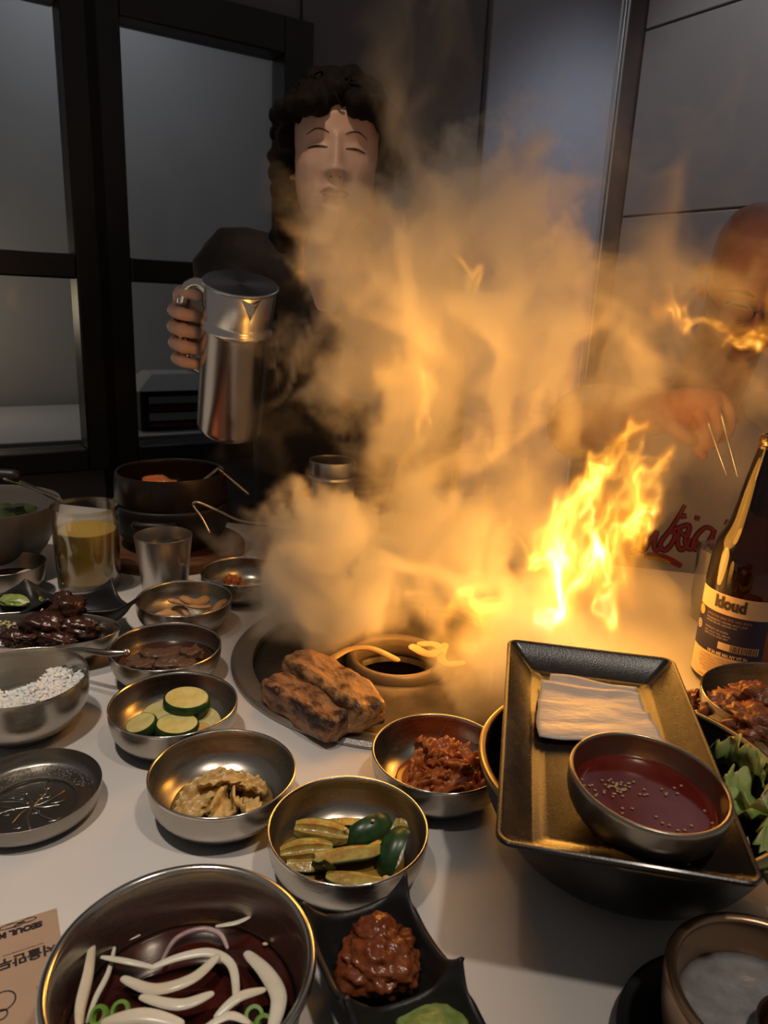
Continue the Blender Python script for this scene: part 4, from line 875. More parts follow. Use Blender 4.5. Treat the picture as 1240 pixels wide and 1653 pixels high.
def head_mb(mb, M):
    na, nz = 132, 120; vs, fs = [], []
    zs_ = [-.118 + (.2365) * (.5 - .5 * math.cos(math.pi * j / nz)) * .35 + (.2365 * j / nz) * .65 for j in range(nz + 1)]
    for z in zs_[:-1]:
        for k in range(na): vs.append(head_surface(2 * math.pi * k / na, z))
    for j in range(nz - 1):
        for k in range(na): fs.append((j * na + k, j * na + (k + 1) % na, (j + 1) * na + (k + 1) % na, (j + 1) * na + k))
    fs.append(tuple(range(na))[::-1]); fs.append(tuple((nz - 1) * na + k for k in range(na)))
    mb.add(vs, fs, M)
    for s_ in (-1, 1):                                  # ears
        mb.tube(catmull([(s_ * .069, -.012, .012), (s_ * .078, -.020, .014), (s_ * .080, -.022, -.004), (s_ * .075, -.012, -.024), (s_ * .068, -.004, -.030)], 5), [.0035, .006, .0065, .0065, .0065, .0065, .0065, .0065, .0065, .0065, .0065, .0065, .0065, .0065, .0065, .0065, .0065, .007, .006, .005, .004], 8, M)
def face_line(mb, pts, r_, M, eps=.0006, flat=1.0):
    P_ = [Vector(face_pt(x, z, eps)) for x, z in pts]; P_ = catmull(P_, 4); n = len(P_)
    mb.tube(P_, [r_ * (.35 + .65 * math.sin(math.pi * (.06 + .88 * i / (n - 1)))) for i in range(n)], 8, M, flat=flat)
def skinned(mb, name, m_, parent, voxel=.0024, it=3, f=.5):
    o = mb.obj(name, m_, parent, 180)
    r_ = o.modifiers.new('fuse', 'REMESH'); r_.mode = 'VOXEL'; r_.voxel_size = voxel; r_.use_smooth_shade = True
    s_ = o.modifiers.new('soften', 'SMOOTH'); s_.factor = f; s_.iterations = it
    return o
def head_frame(eye, yaw, pitch, roll, sc=1.0):
    """local x = picture right, y = out of the face, z = up"""
    B = Matrix(((1, 0, 0), (0, -1, 0), (0, 0, 1))).to_4x4()     # mirror-free: rebuilt below
    M = Matrix.Translation(eye) @ rotz(yaw) @ Matrix.Rotation(roll, 4, 'Y') @ Matrix.Rotation(pitch, 4, 'X') @ Matrix.Rotation(math.pi, 4, 'Z') @ Matrix.Scale(sc, 4)
    return M
skin = mat('skin', (.72, .45, .33), .45, c2=(.76, .49, .37), scale=60, sss=.12, bump=.05, bscale=300)
skin2 = mat('flushed_skin', (.46, .20, .15), .36, c2=(.52, .25, .19), scale=50, sss=.12, bump=.05, bscale=250)
hair_m = mat('black_hair', (.008, .006, .006), .7, spec=.15, c2=(.014, .010, .009), scale=200, stretch=(1, 1, .2), bump=.5, bscale=300)
lash_m = mat('dark_lash', (.015, .009, .007), .5); brow_m = mat('brow', (.07, .038, .028), .6); lip_m = mat('lip', (.34, .11, .085), .4)
knit = mat('black_top', (.012, .009, .009), .75, c2=(.018, .013, .013), scale=40, bump=.1, bscale=400, sheen=.1)
trs = mat('dark_trousers', (.012, .011, .012), .8); shoe = mat('black_shoe', (.01, .01, .01), .4)

# ---- the woman pouring from the jug
wy = 1.34
eye = aty(536, 246, wy - .08); eye.y = wy
wp = thing('person', 'person with curly black hair in a dark top, standing and tipping a steel jug', 'person', (eye.x - .02, wy + .02, 0))
def sub_of(o, part):                                    # a detail of a part of a person
    o.parent = part; o.location = (0, 0, 0); return o
def W_(o):                                              # keep world placement under the empty
    o.location = -Vector(wp.location); return o
HM = head_frame(eye, math.radians(5), math.radians(-7), math.radians(1.5))
sh = eye + Vector((-.01, .03, -.235))                   # base of the neck
Ls, Rs = aty(372, 432, wy + .05), None
Rs = Vector((2 * sh.x - Ls.x, wy + .05, Ls.z - .005))
elb = aty(405, 640, wy - .10); wrist = aty(338, 560, 1.155); 
b = MB(); head_mb(b, HM)
b.tube([HM @ Vector((0, -.025, -.06)), HM @ Vector((0, -.02, -.11)), sh + Vector((0, .01, .03)), sh + Vector((0, .02, -.06))], [.050, .047, .046, .046], 20)
b.tube([sh + Vector((0, .02, -.04)), sh + Vector((0, .03, -.2)), sh + Vector((0, .03, -.42))], [.05, .07, .08], 20)
b.tube([sh + Vector((-.02, .03, -.05)), Ls + Vector((.03, 0, -.01)), elb, wrist], [.05, .040, .032, .024], 16)
# fist round the jug handle
HX = aty(309, 530, 1.085)                               # handle axis
hz_ = [aty(309, y_, 1.085).z for y_ in (497, 523, 549, 574)]
b.tube([wrist, HX + Vector((-.008, .040, .012)), HX + Vector((-.018, .028, .022))], [.024, .026, .018], 14)
b.blob(HX + Vector((-.016, .024, .0)), (.016, .018, .042), 3, .04, 1.5, 3)
for k, z in enumerate(hz_):
    r_ = (.0088, .0092, .0090, .0080)[k]; q = (.0215, .0225, .0215, .0195)[k]
    pts = [(HX.x + q * math.cos(t) - .003, HX.y + q * math.sin(t), z - .002 * j) for j, t in enumerate([math.radians(d) for d in (120, 160, 195, 228, 262, 298, 330)])]
    b.tube(catmull(pts, 3), [r_ * (1.06 if i in (3, 4, 11, 12) else .98) for i in range(19)], 10)
b.tube(catmull([HX + Vector((-.018, .02, .036)), HX + Vector((-.012, .000, .047)), HX + Vector((.000, -.012, .050)), HX + Vector((.016, -.018, .046))], 4), [.0125] * 5 + [.0112] * 4 + [.0098] * 4, 10)
wbody = W_(skinned(b, 'body', skin, wp, .0023, 2))
f = MB()
for s_ in (-1, 1): face_line(f, [(s_ * .0145, -.0050), (s_ * .024, -.0038), (s_ * .034, -.0036), (s_ * .0445, -.0046)], .0018, HM, .0004)
sub_of(f.obj('eyelashes', lash_m, wp, 180), wbody)
for s_ in (-1, 1):
    f = MB(); face_line(f, [(s_ * .013, .0165), (s_ * .022, .0205), (s_ * .034, .0220), (s_ * .047, .0165)], .0012, HM, .0002); sub_of(f.obj('eyebrow', brow_m, wp, 180), wbody)
    f = MB(); f.blob(HM @ Vector(face_pt(s_ * .0065, -.0480, -.0004)), (.0030, .0018, .0020), 1, 0, 1, 2); sub_of(f.obj('nostril', lash_m, wp, 180), wbody)
f = MB(); face_line(f, [(-.022, -.0712), (-.010, -.0665), (0, -.0680), (.010, -.0665), (.022, -.0712)], .0036, HM, -.0012); face_line(f, [(-.019, -.0722), (-.008, -.0765), (.008, -.0765), (.019, -.0722)], .0042, HM, -.0016); sub_of(f.obj('lips', lip_m, wp, 180), wbody)
hr = random.Random(5); f = MB()
for k in range(560):
    a = hr.uniform(0, 2 * math.pi); zz_ = hr.uniform(-.10, .118)
    x, y, z = head_surface(a, zz_)
    front = math.cos(a) > .12
    lim = .058 - .030 * min(1, abs(x) / .06) ** 2 + .010 * math.sin(x * 110 + 1)
    if front and (z < lim or (abs(x) < .066 and z < lim)): continue
    if math.cos(a) > -.15 and z < .03 and abs(x) > .06 and front: continue
    n = Vector((x, y * .9, z * .8)).normalized()
    f.blob(Vector((x, y, z)) + (n * hr.uniform(.000, .012) if z > .05 else n * hr.uniform(.008, .030)), (.018, .018, .016), k, .25, 1.6, 2, HM)
for k in range(130):                                    # locks falling beside the neck
    s_ = hr.choice((-1, -1, 1, 1)); t = hr.random()
    p = Vector((s_ * (.062 + .030 * t + hr.uniform(-.012, .012)), -.045 - .02 * t + hr.uniform(-.02, .02), .02 - .20 * t))
    f.blob(p, (.018, .018, .022), k, .3, 1.7, 2, HM)
whair = W_(skinned(f, 'hair', hair_m, wp, .0042, 1))
f = MB()
for k in range(240):                                    # loose curls on the surface and over the forehead
    a = hr.uniform(0, 2 * math.pi); zz_ = hr.uniform(.0, .118); x, y, z = head_surface(a, zz_)
    lim = .036 + .006 * math.sin(x * 120)
    if math.cos(a) > .1 and z < lim + .022: continue
    n = Vector((x, y, z)).normalized(); p = Vector((x, y, z)) + n * .011; q = hr.uniform(0, 6.28); u_ = n.orthogonal().normalized(); v_ = n.cross(u_)
    pts = [p + (u_ * math.cos(q + t) + v_ * math.sin(q + t)) * .011 + n * (.010 * math.sin(t)) - Vector((0, 0, .004 * t)) for t in (0, .7, 1.4, 2.1, 2.8, 3.6)]
    f.tube(catmull(pts, 2), .0022, 5, HM, round_ends=False)
tag(sub_of(f.obj('curls', hair_m, wp, 180), whair), kind='stuff')
f = MB()
f.tube(catmull([sh + Vector((0, .015, .022)), sh + Vector((0, .02, -.005)), sh + Vector((0, .03, -.06)), sh + Vector((0, .035, -.20)), sh + Vector((0, .035, -.40)), sh + Vector((0, .035, -.62))], 3), [.060, .062, .066, .075, .10, .130, .142, .145, .145, .142, .140, .138, .138, .140, .142, .142][:16], 24, flat=.75, up=(0, 1, 0), round_ends=False)
for q in (Ls, Rs):
    f.tube(catmull([sh + Vector((.0, .03, -.035)), (sh + q) / 2 + Vector((0, .015, .018)), q + Vector((0, 0, .006)), q + Vector((0, -.005, -.03))], 3), [.055, .058, .060, .062, .064, .064, .064, .062, .060, .058], 16)
f.tube(catmull([Ls, (Ls + elb) / 2 + Vector((-.006, .01, 0)), elb + Vector((0, .01, 0)), (elb + wrist) / 2 + Vector((.0, .004, -.008)), wrist + (elb - wrist) * .18], 3), [.060, .058, .056, .054, .051, .049, .047, .045, .042, .039, .036, .034, .033], 16)
ra = Rs + Vector((.03, -.06, -.26)); rw = Rs + Vector((-.04, -.18, -.40))
f.tube(catmull([Rs, (Rs + ra) / 2, ra, (ra + rw) / 2, rw], 3), [.060, .058, .056, .054, .051, .049, .047, .045, .042, .039, .036, .034, .033], 16)
W_(skinned(f, 'sweater', knit, wp, .006, 4))
f = MB(); f.tube([sh + Vector((0, .035, -.60)), sh + Vector((0, .035, -.74))], [.145, .15], 24, flat=.75, up=(0, 1, 0))
for s_ in (-1, 1):
    hp2 = sh + Vector((s_ * .075, .04, -.70)); f.tube([hp2, Vector((hp2.x, hp2.y, .42)), Vector((hp2.x, hp2.y + .01, .07))], [.088, .062, .048], 16)
W_(skinned(f, 'trousers', trs, wp, .008, 3))
for s_ in (-1, 1): W_(MB().blob((sh.x + s_ * .075, sh.y + .02, .045), (.045, .12, .044), 1, .03, 1, 3, boxy=.3).obj('shoe', shoe, wp, 180))

# ---- the jug she holds, tipped towards the viewer
jt, jb = aty(389, 455, 1.045), aty(373, 690, 1.115)
ax_ = (jt - jb).normalized(); JL = (jt - jb).length
jq = Vector((0, 0, 1)).rotation_difference(ax_)
jg = thing('jug', 'tall brushed steel jug with a flat lid, held tilted in the fist at the left', 'jug', jb); jg.rotation_mode = 'QUATERNION'
# handle side towards the fist
side = jq.inverted() @ (HX - (jt + jb) / 2); jg.rotation_quaternion = jq @ Matrix.Rotation(math.atan2(side.y, side.x) - math.pi, 3, 'Z').to_quaternion()
JR = rad(57, (jt + jb) / 2)
jug_m = mat('brushed_jug_steel', (.74, .70, .65), .22, 1.0, bump=.03, bscale=500, stretch=(.02, .02, 1), aniso=.5, scale=20)
MB().lathe([(0, .002), (JR * .9, .002), (JR * .95, 0), (JR * .985, .003), (JR, .008), (JR, JL * .70), (JR * 1.012, JL * .705), (JR * 1.012, JL * .735), (JR * .985, JL * .745), (JR * .955, JL * .760), (JR * .95, JL * .775), (JR * .955, JL * .97), (JR * .94, JL * .975), (0, JL * .975)], 96).obj('body', jug_m, jg, 35)
lidm = mat('spun_lid_steel', (.60, .62, .68), .28, 1.0, aniso=.75, bump=.04, bscale=300, scale=30)
tg_ = lidm.node_tree.nodes.new('ShaderNodeTangent'); tg_.direction_type = 'RADIAL'; tg_.axis = 'Z'
lidm.node_tree.links.new(tg_.outputs[0], lidm.node_tree.nodes['Principled BSDF'].inputs['Tangent'])
MB().lathe([(JR * .93, JL * .972), (JR * 1.0, JL * .975), (JR * 1.015, JL * .982), (JR * 1.015, JL * .990), (JR * .99, JL * .996), (JR * .5, JL * .992), (JR * .25, JL * .9905), (0, JL * .990)], 96).obj('lid', lidm, jg, 35)
# spout: a V lip towards the fire
spd = jg.rotation_quaternion.inverted() @ Vector((.55, -1, 0)); sa_ = math.atan2(spd.y, spd.x)
V_ = lambda r_, a, z: (r_ * math.cos(sa_ + a), r_ * math.sin(sa_ + a), z)
zt_, zm_ = JL * .968, JL * .84
b = MB(); b.add([V_(JR * .95, -.30, zt_), V_(JR * .95, .30, zt_), V_(JR * .955, 0, zm_), V_(JR * 1.24, 0, zt_ - .002), V_(JR * .93, -.28, zt_), V_(JR * .93, .28, zt_), V_(JR * .94, 0, zm_ + .008), V_(JR * 1.20, 0, zt_ - .002)],
    [(0, 2, 3), (2, 1, 3), (4, 7, 6), (6, 7, 5), (0, 3, 7, 4), (3, 1, 5, 7)]).obj('spout', jug_m, jg, 30)
MB().tube(catmull([(-JR * .9, 0, JL * .88), (-JR * 1.25, 0, JL * .92), (-JR * 1.62, 0, JL * .84), (-JR * 1.66, 0, JL * .6), (-JR * 1.55, 0, JL * .42), (-JR * 1.0, 0, JL * .36)], 5), .0065, 12, flat=1.3).obj('handle', steel_rim, jg, 60)

# ---- the man at the right
my = 1.30
meye = aty(1258, 452, my - .09); meye.y = my
mp = thing('person', 'bald person with glasses and pale printed shirt, holding chopsticks at the right', 'person', (meye.x, my + .1, 0))
def V2(o): o.location = -Vector(mp.location); return o
MM = head_frame(meye, math.radians(-12), math.radians(27), 0, 1.0)
msh = meye + Vector((-.02, .07, -.205))
mL = msh + Vector((-.185, .03, -.055)); mR = msh + Vector((.185, .03, -.055))
melb = aty(930, 690, 1.22); mw = aty(1062, 668, 1.075)
b = MB(); head_mb(b, MM)
b.tube([MM @ Vector((0, -.03, -.05)), MM @ Vector((0, -.03, -.10)), msh + Vector((0, 0, .0)), msh + Vector((0, .03, -.08))], [.058, .058, .062, .085], 20)
b.tube([msh + Vector((0, .05, -.06)), msh + Vector((0, .05, -.3)), msh + Vector((0, .06, -.48))], [.11, .12, .12], 20)
b.tube([msh + Vector((-.04, .03, -.07)), mL + Vector((.02, 0, 0)), melb, mw], [.06, .048, .042, .030], 16)
relb = mR + Vector((.08, -.08, -.24)); b.tube([msh + Vector((.04, .03, -.07)), mR + Vector((-.02, 0, 0)), relb, relb + Vector((-.10, -.16, .02))], [.06, .048, .042, .032], 16)
hy = 1.055
pal = [aty(1085, 662, hy + .012), aty(1118, 652, hy)]
b.tube([mw, pal[0], pal[1]], [.030, .030, .026], 16)
b.blob(aty(1128, 650, hy), (.034, .026, .022), 2, .04, 1.4, 3)
FG = [([(1105, 655), (1108, 690), (1122, 715), (1134, 735)], -.012, .0085), ([(1122, 645), (1132, 672), (1140, 700), (1141, 718)], -.020, .0092), ([(1142, 640), (1152, 665), (1156, 695), (1150, 715)], -.018, .0092), ([(1160, 640), (1174, 660), (1178, 690), (1170, 705)], -.008, .0084)]
for pts, dy, r_ in FG: b.tube(catmull([aty(x, y, hy + dy * (.3 + .7 * min(1, i))) for i, (x, y) in enumerate(pts)], 4), [r_ * 1.1] * 4 + [r_ * 1.05] * 4 + [r_] * 3 + [r_ * .92] * 2, 10)
b.tube(catmull([aty(1080, 672, hy), aty(1090, 690, hy - .015), aty(1108, 705, hy - .020), aty(1128, 712, hy - .012)], 4), [.0125] * 5 + [.0108] * 4 + [.0095] * 4, 10)
mbody = V2(skinned(b, 'body', skin2, mp, .0026, 2))
for s_ in (-1, 1):
    f = MB(); face_line(f, [(s_ * .012, .0150), (s_ * .022, .0190), (s_ * .034, .0195), (s_ * .048, .014)], .0032, MM, .0); sub_of(f.obj('eyebrow', lash_m, mp, 180), mbody)
    f = MB(); face_line(f, [(s_ * .0165, -.0045), (s_ * .026, -.003), (s_ * .036, -.003), (s_ * .046, -.0050)], .0018, MM, .0004); sub_of(f.obj('eyelash', lash_m, mp, 180), mbody)
f = MB()
for s_ in (-1, 1):
    pts = [Vector((s_ * .033 + .026 * math.cos(t), .098, -.010 + .020 * math.sin(t))) for t in [2 * math.pi * k / 28 for k in range(29)]]
    f.tube(pts, .0013, 6, MM, round_ends=False)
    f.tube([Vector((s_ * .059, .098, -.004)), Vector((s_ * .074, .06, 0)), Vector((s_ * .078, -.01, .002))], .0013, 6, MM)
f.tube([Vector((-.008, .0985, -.005)), Vector((0, .104, -.003)), Vector((.008, .0985, -.005))], .0013, 6, MM)
gt = thing('eyeglasses', 'thin wire eyeglasses on the face of the bald person at the right', 'glasses', meye)
o = f.obj('wire_frame', mat('glasses_wire', (.35, .33, .3), .3, 1.0), gt, 60); o.location = -meye
for s_ in (-1, 1):
    l_ = MB().lathe([(0, 0), (.0255, 0)], 28, MM @ Matrix.Translation((s_ * .033, .098, -.010)) @ Matrix.Rotation(math.pi / 2, 4, 'X') @ Matrix.Diagonal((1, .78, 1, 1)))
    o = l_.obj('lens', clear, gt, 180); o.location = -meye
# shirt with a known front so the print lies on it
sx0, sy0, sz0 = msh.x - .01, msh.y + .05, msh.z
SHT = [(-.55, .185, .125), (-.42, .185, .128), (-.28, .190, .130), (-.15, .196, .125), (-.08, .195, .112), (-.05, .17, .10), (-.025, .11, .085), (.0, .075, .075)]
def shirt_y(x, z):
    w_, d_ = interp(SHT, z - sz0); q = min(abs(x - sx0) / w_, .98); return sy0 - d_ * (1 - q ** 2.4) ** (1 / 2.4)
cotton = mat('beige_cotton', (.52, .45, .40), .8, c2=(.55, .48, .43), scale=30, bump=.06, bscale=700)
f = MB(); rows = []
for i in range(41):
    z = -.55 + .55 * i / 40; w_, d_ = interp(SHT, z); rows.append((z, w_, d_))
vs, fs = [], []
for z, w_, d_ in rows:
    for k in range(64):
        a = 2 * math.pi * k / 64; c_, s_ = math.cos(a), math.sin(a)
        vs.append((sx0 + w_ * math.copysign(abs(c_) ** (2 / 2.4), c_), sy0 + d_ * math.copysign(abs(s_) ** (2 / 2.4), s_), sz0 + z))
for i in range(40):
    for k in range(64): fs.append((i * 64 + k, i * 64 + (k + 1) % 64, (i + 1) * 64 + (k + 1) % 64, (i + 1) * 64 + k))
fs.append(tuple(range(64))[::-1]); fs.append(tuple(40 * 64 + k for k in range(64)))
f.add(vs, fs)
for q, e_ in ((mL, melb), (mR, relb)):
    e2 = q + (e_ - q) * .62
    f.tube(catmull([q + (msh - q) * .45 + Vector((0, .02, -.02)), q + Vector((0, 0, .004)), (q + e2) / 2, e2], 3), [.062, .064, .066, .067, .066, .066, .065, .064, .064, .064], 16)
mshirt = V2(f.obj('shirt', cotton, mp, 180))
red_ink = mat('print_crimson', (.36, .045, .055), .7); blk_ink = mat('print_charcoal', (.035, .02, .035), .7); yel_ink = mat('print_yellow', (.60, .34, .03), .7)
KS = rad(1, (meye.x - .02, 1.2, T + .05))
def sp(px, py, eps):
    p = aty(px, py, 1.19)
    for _ in range(4): p = aty(px, py, shirt_y(p.x, p.z))
    return Vector((p.x, shirt_y(p.x, p.z) - eps, p.z))
def stroke(px, w0, m_, name, eps):
    P_ = catmull([Vector((x, y, 0)) for x, y in px], 6); n = len(P_); vs = []
    for i, p in enumerate(P_):
        d = (P_[min(i + 1, n - 1)] - P_[max(i - 1, 0)]).normalized(); nn = Vector((-d.y, d.x, 0)); w_ = w0 * (.72 + .28 * math.sin(math.pi * i / (n - 1)))
        vs += [sp(p.x - nn.x * w_ / 2, p.y - nn.y * w_ / 2, eps), sp(p.x + nn.x * w_ / 2, p.y + nn.y * w_ / 2, eps)]
    return sub_of(MB().add(vs, [(2 * i, 2 * i + 1, 2 * i + 3, 2 * i + 2) for i in range(n - 1)]).obj(name, m_, mp), mshirt)
# script lettering "…ubria'" as printed across the chest
LET = [[(1047, 812), (1041, 850), (1030, 885), (1016, 892)], [(1034, 862), (1030, 880), (1038, 888), (1050, 872), (1061, 856)], [(1061, 856), (1056, 878), (1060, 888), (1068, 878)],
       [(1106, 815), (1085, 850), (1066, 876), (1072, 888), (1084, 878), (1090, 862), (1082, 858)], [(1086, 856), (1094, 852), (1112, 848), (1108, 866), (1096, 856)], [(1096, 854), (1094, 878), (1100, 887), (1110, 878), (1113, 868)],
       [(1112, 852), (1106, 874), (1114, 886), (1128, 872)], [(1152, 856), (1140, 851), (1126, 862), (1118, 880), (1128, 887), (1142, 876), (1154, 854)], [(1154, 854), (1148, 878), (1156, 884), (1172, 866)],
       [(1176, 839), (1172, 848)], [(1126, 832), (1124, 840)], [(1098, 834), (1108, 832)]]
for pts in LET: stroke(pts, 9.5 if len(pts) > 2 else 12, blk_ink, 'lettering_outline', .0010)
for pts in LET: stroke(pts, 5.5 if len(pts) > 2 else 8, red_ink, 'lettering', .0016)
stroke([(1040, 896), (1062, 897), (1084, 905), (1100, 914)], 11, red_ink, 'printed_band', .0010); stroke([(1042, 900), (1062, 902), (1082, 909)], 7, yel_ink, 'printed_band', .0016)
f = MB()
for s_ in (-1, 1):
    hp2 = Vector((sx0 + s_ * .09, sy0, T - .26)); f.tube([hp2, hp2 + Vector((0, -.40, .0)), Vector((hp2.x, hp2.y - .41, .07))], [.085, .065, .05], 16)
V2(skinned(f, 'trousers', trs, mp, .01, 3))
for s_ in (-1, 1): V2(MB().blob((sx0 + s_ * .09, sy0 - .46, .045), (.048, .13, .044), 1, .03, 1, 3, boxy=.3).obj('shoe', shoe, mp, 180))
for k, (a, c) in enumerate([((1128, 640), (1173, 766)), ((1156, 640), (1191, 769))]):
    p0, p1 = aty(*a, hy - .012), aty(*c, hy - .055)
    tag(MB().tube([p0, (p0 + p1) / 2, p1], [.0024, .0021, .0015], 8).obj('chopstick', steel_rim, None, 60), ['left one of two steel chopsticks in the hand before the pale shirt', 'right one of two steel chopsticks in the hand before the pale shirt'][k], 'chopstick', 'steel chopsticks in the hand')
# ------------------------------------------------------------------ smoke and flames: computed density fields
def sample3(fields, X, Y, Z):
    """trilinear lookup of 3-D arrays at voxel coordinates"""
    n0, n1, n2 = fields[0].shape
    X = np.clip(X, 0, n0 - 1.001); Y = np.clip(Y, 0, n1 - 1.001); Z = np.clip(Z, 0, n2 - 1.001)
    i = X.astype(np.int32); j = Y.astype(np.int32); k = Z.astype(np.int32)
    fx = (X - i).astype(np.float32); fy = (Y - j).astype(np.float32); fz = (Z - k).astype(np.float32)
    idx = (i * n1 + j) * n2 + k; out = []
    offs = [(a * n1 + b) * n2 + c for a in (0, 1) for b in (0, 1) for c in (0, 1)]
    ws = [(fx if a else 1 - fx) * (fy if b else 1 - fy) * (fz if c else 1 - fz) for a in (0, 1) for b in (0, 1) for c in (0, 1)]
    for f in fields:
        g = f.ravel(); acc = np.zeros(X.shape, np.float32)
        for o, wt in zip(offs, ws): acc += g[idx + o] * wt
        out.append(acc)
    return out
def fft_noise(shape, lo, hi, beta, seed, stretch=(1, 1, 1)):
    """filtered noise: wavelengths between lo and hi voxels, spectrum k^-beta, unit variance"""
    rg = np.random.default_rng(seed)
    F = np.fft.rfftn(rg.standard_normal(shape).astype(np.float32))
    kx = np.fft.fftfreq(shape[0])[:, None, None] * stretch[0]; ky = np.fft.fftfreq(shape[1])[None, :, None] * stretch[1]
    kz = np.fft.rfftfreq(shape[2])[None, None, :] * stretch[2]
    k = np.sqrt(kx * kx + ky * ky + kz * kz) + 1e-9
    F *= (k ** -beta) * np.exp(-(k * lo) ** 2) * (1 - np.exp(-(k * hi) ** 2))
    a = np.fft.irfftn(F, s=shape, axes=(0, 1, 2)).astype(np.float32)
    return a / a.std()
def curl_flow(shape, lo, hi, beta, seed, stretch=(1, 1, 1)):
    p = [fft_noise(shape, lo, hi, beta, seed + q, stretch) for q in range(3)]
    g = [np.gradient(q) for q in p]
    v = [g[2][1] - g[1][2], g[0][2] - g[2][0], g[1][0] - g[0][1]]
    s = np.sqrt(sum((q * q).mean() for q in v))
    return [(q / s).astype(np.float32) for q in v]
def swirl(shape, flow, amount, doublings):
    """displacement map of a flow followed for a while (repeated self-composition)"""
    base = np.meshgrid(*[np.arange(n, dtype=np.float32) for n in shape], indexing='ij')
    d = [f * (amount / 2 ** doublings) for f in flow]
    for _ in range(doublings):
        e = sample3(d, base[0] + d[0], base[1] + d[1], base[2] + d[2])
        d = [a + b for a, b in zip(d, e)]
    return d
def limit(d, most):
    k = np.minimum(1, most / (np.sqrt(sum(a * a for a in d)) + 1e-6)); return [a * k for a in d]
def smooth(e0, e1, x):
    t = np.clip((x - e0) / (e1 - e0), 0, 1); return t * t * (3 - 2 * t)

def fog_object(name, lo, hi, dens, material):
    """a point lattice carrying the field; geometry nodes turn it into a fog volume"""
    shape = dens.shape; n = dens.size
    me = bpy.data.meshes.new(name); me.vertices.add(n)
    at_ = me.attributes.new('field', 'FLOAT', 'POINT'); at_.data.foreach_set('value', np.ascontiguousarray(dens, np.float32).ravel())
    # two far corners keep the lattice's own bounds true
    co = np.empty((n, 3), np.float32); co[:] = lo; co[1:] = hi; co[2:] = [(a + b) / 2 for a, b in zip(lo, hi)]
    me.vertices.foreach_set('co', co.ravel()); me.update()
    ng = bpy.data.node_groups.new(name + '_fog', 'GeometryNodeTree')
    ng.interface.new_socket('Geometry', in_out='INPUT', socket_type='NodeSocketGeometry'); ng.interface.new_socket('Geometry', in_out='OUTPUT', socket_type='NodeSocketGeometry')
    N, L = ng.nodes, ng.links
    gi = N.new('NodeGroupInput'); go = N.new('NodeGroupOutput')
    pos = N.new('GeometryNodeInputPosition')
    def vm(op, a, b):
        q = N.new('ShaderNodeVectorMath'); q.operation = op
        L.new(a, q.inputs[0])
        if isinstance(b, tuple): q.inputs[1].default_value = b
        else: L.new(b, q.inputs[1])
        return q.outputs[0]
    cell = tuple((h - l) / (s - 1) for l, h, s in zip(lo, hi, shape))
    q = vm('SUBTRACT', pos.outputs[0], tuple(lo)); q = vm('DIVIDE', q, cell); q = vm('ADD', q, (.5, .5, .5))
    fl = N.new('ShaderNodeVectorMath'); fl.operation = 'FLOOR'; L.new(q, fl.inputs[0])
    dt = N.new('ShaderNodeVectorMath'); dt.operation = 'DOT_PRODUCT'; L.new(fl.outputs[0], dt.inputs[0]); dt.inputs[1].default_value = (shape[1] * shape[2], shape[2], 1)
    si = N.new('GeometryNodeSampleIndex'); si.data_type = 'FLOAT'; si.domain = 'POINT'; si.clamp = True
    na = N.new('GeometryNodeInputNamedAttribute'); na.data_type = 'FLOAT'; na.inputs[0].default_value = 'field'
    L.new(gi.outputs[0], si.inputs['Geometry']); L.new(na.outputs[0], si.inputs['Value']); L.new(dt.outputs['Value'], si.inputs['Index'])
    vc = N.new('GeometryNodeVolumeCube'); vc.inputs['Background'].default_value = 0
    vc.inputs['Min'].default_value = lo; vc.inputs['Max'].default_value = hi
    for a, s in zip('XYZ', shape): vc.inputs['Resolution ' + a].default_value = s
    L.new(si.outputs[0], vc.inputs['Density'])
    sm = N.new('GeometryNodeSetMaterial'); sm.inputs['Material'].default_value = material
    L.new(vc.outputs[0], sm.inputs[0]); L.new(sm.outputs[0], go.inputs[0])
    o = bpy.data.objects.new(name, me); COL.objects.link(o); me.materials.append(material)
    m = o.modifiers.new('fog', 'NODES'); m.node_group = ng
    return o

def smoke_material():
    m = bpy.data.materials.new('smoke'); m.use_nodes = True; N, L = m.node_tree.nodes, m.node_tree.links
    N.clear(); out = N.new('ShaderNodeOutputMaterial'); a = N.new('ShaderNodeAttribute'); a.attribute_name = 'density'
    s = N.new('ShaderNodeVolumeScatter'); s.inputs['Color'].default_value = (.95, .86, .66, 1); s.inputs['Anisotropy'].default_value = .0
    L.new(a.outputs['Fac'], s.inputs['Density']); L.new(s.outputs[0], out.inputs['Volume'])
    m.cycles.volume_sampling = 'MULTIPLE_IMPORTANCE'; m.cycles.volume_interpolation = 'LINEAR'
    return m
def flame_material(name, gain, hue=0):
    m = bpy.data.materials.new(name); m.use_nodes = True; N, L = m.node_tree.nodes, m.node_tree.links
    N.clear(); out = N.new('ShaderNodeOutputMaterial'); a = N.new('ShaderNodeAttribute'); a.attribute_name = 'density'
    cr = N.new('ShaderNodeValToRGB'); e = cr.color_ramp.elements
    cols = [(0, (.95, .30, .012)), (.45, (1, .46, .06)), (1, (1, .86, .58))]
    e[0].position, e[0].color = cols[0][0], (*cols[0][1], 1); e[1].position, e[1].color = cols[2][0], (*cols[2][1], 1)
    k = e.new(cols[1][0]); k.color = (*cols[1][1], 1)
    mu = N.new('ShaderNodeMath'); mu.operation = 'MULTIPLY'; mu.inputs[1].default_value = gain
    em = N.new('ShaderNodeEmission'); L.new(a.outputs['Fac'], cr.inputs[0]); L.new(cr.outputs[0], em.inputs[0]); L.new(a.outputs['Fac'], mu.inputs[0]); L.new(mu.outputs[0], em.inputs[1])
    L.new(em.outputs[0], out.inputs['Volume'])
    return m

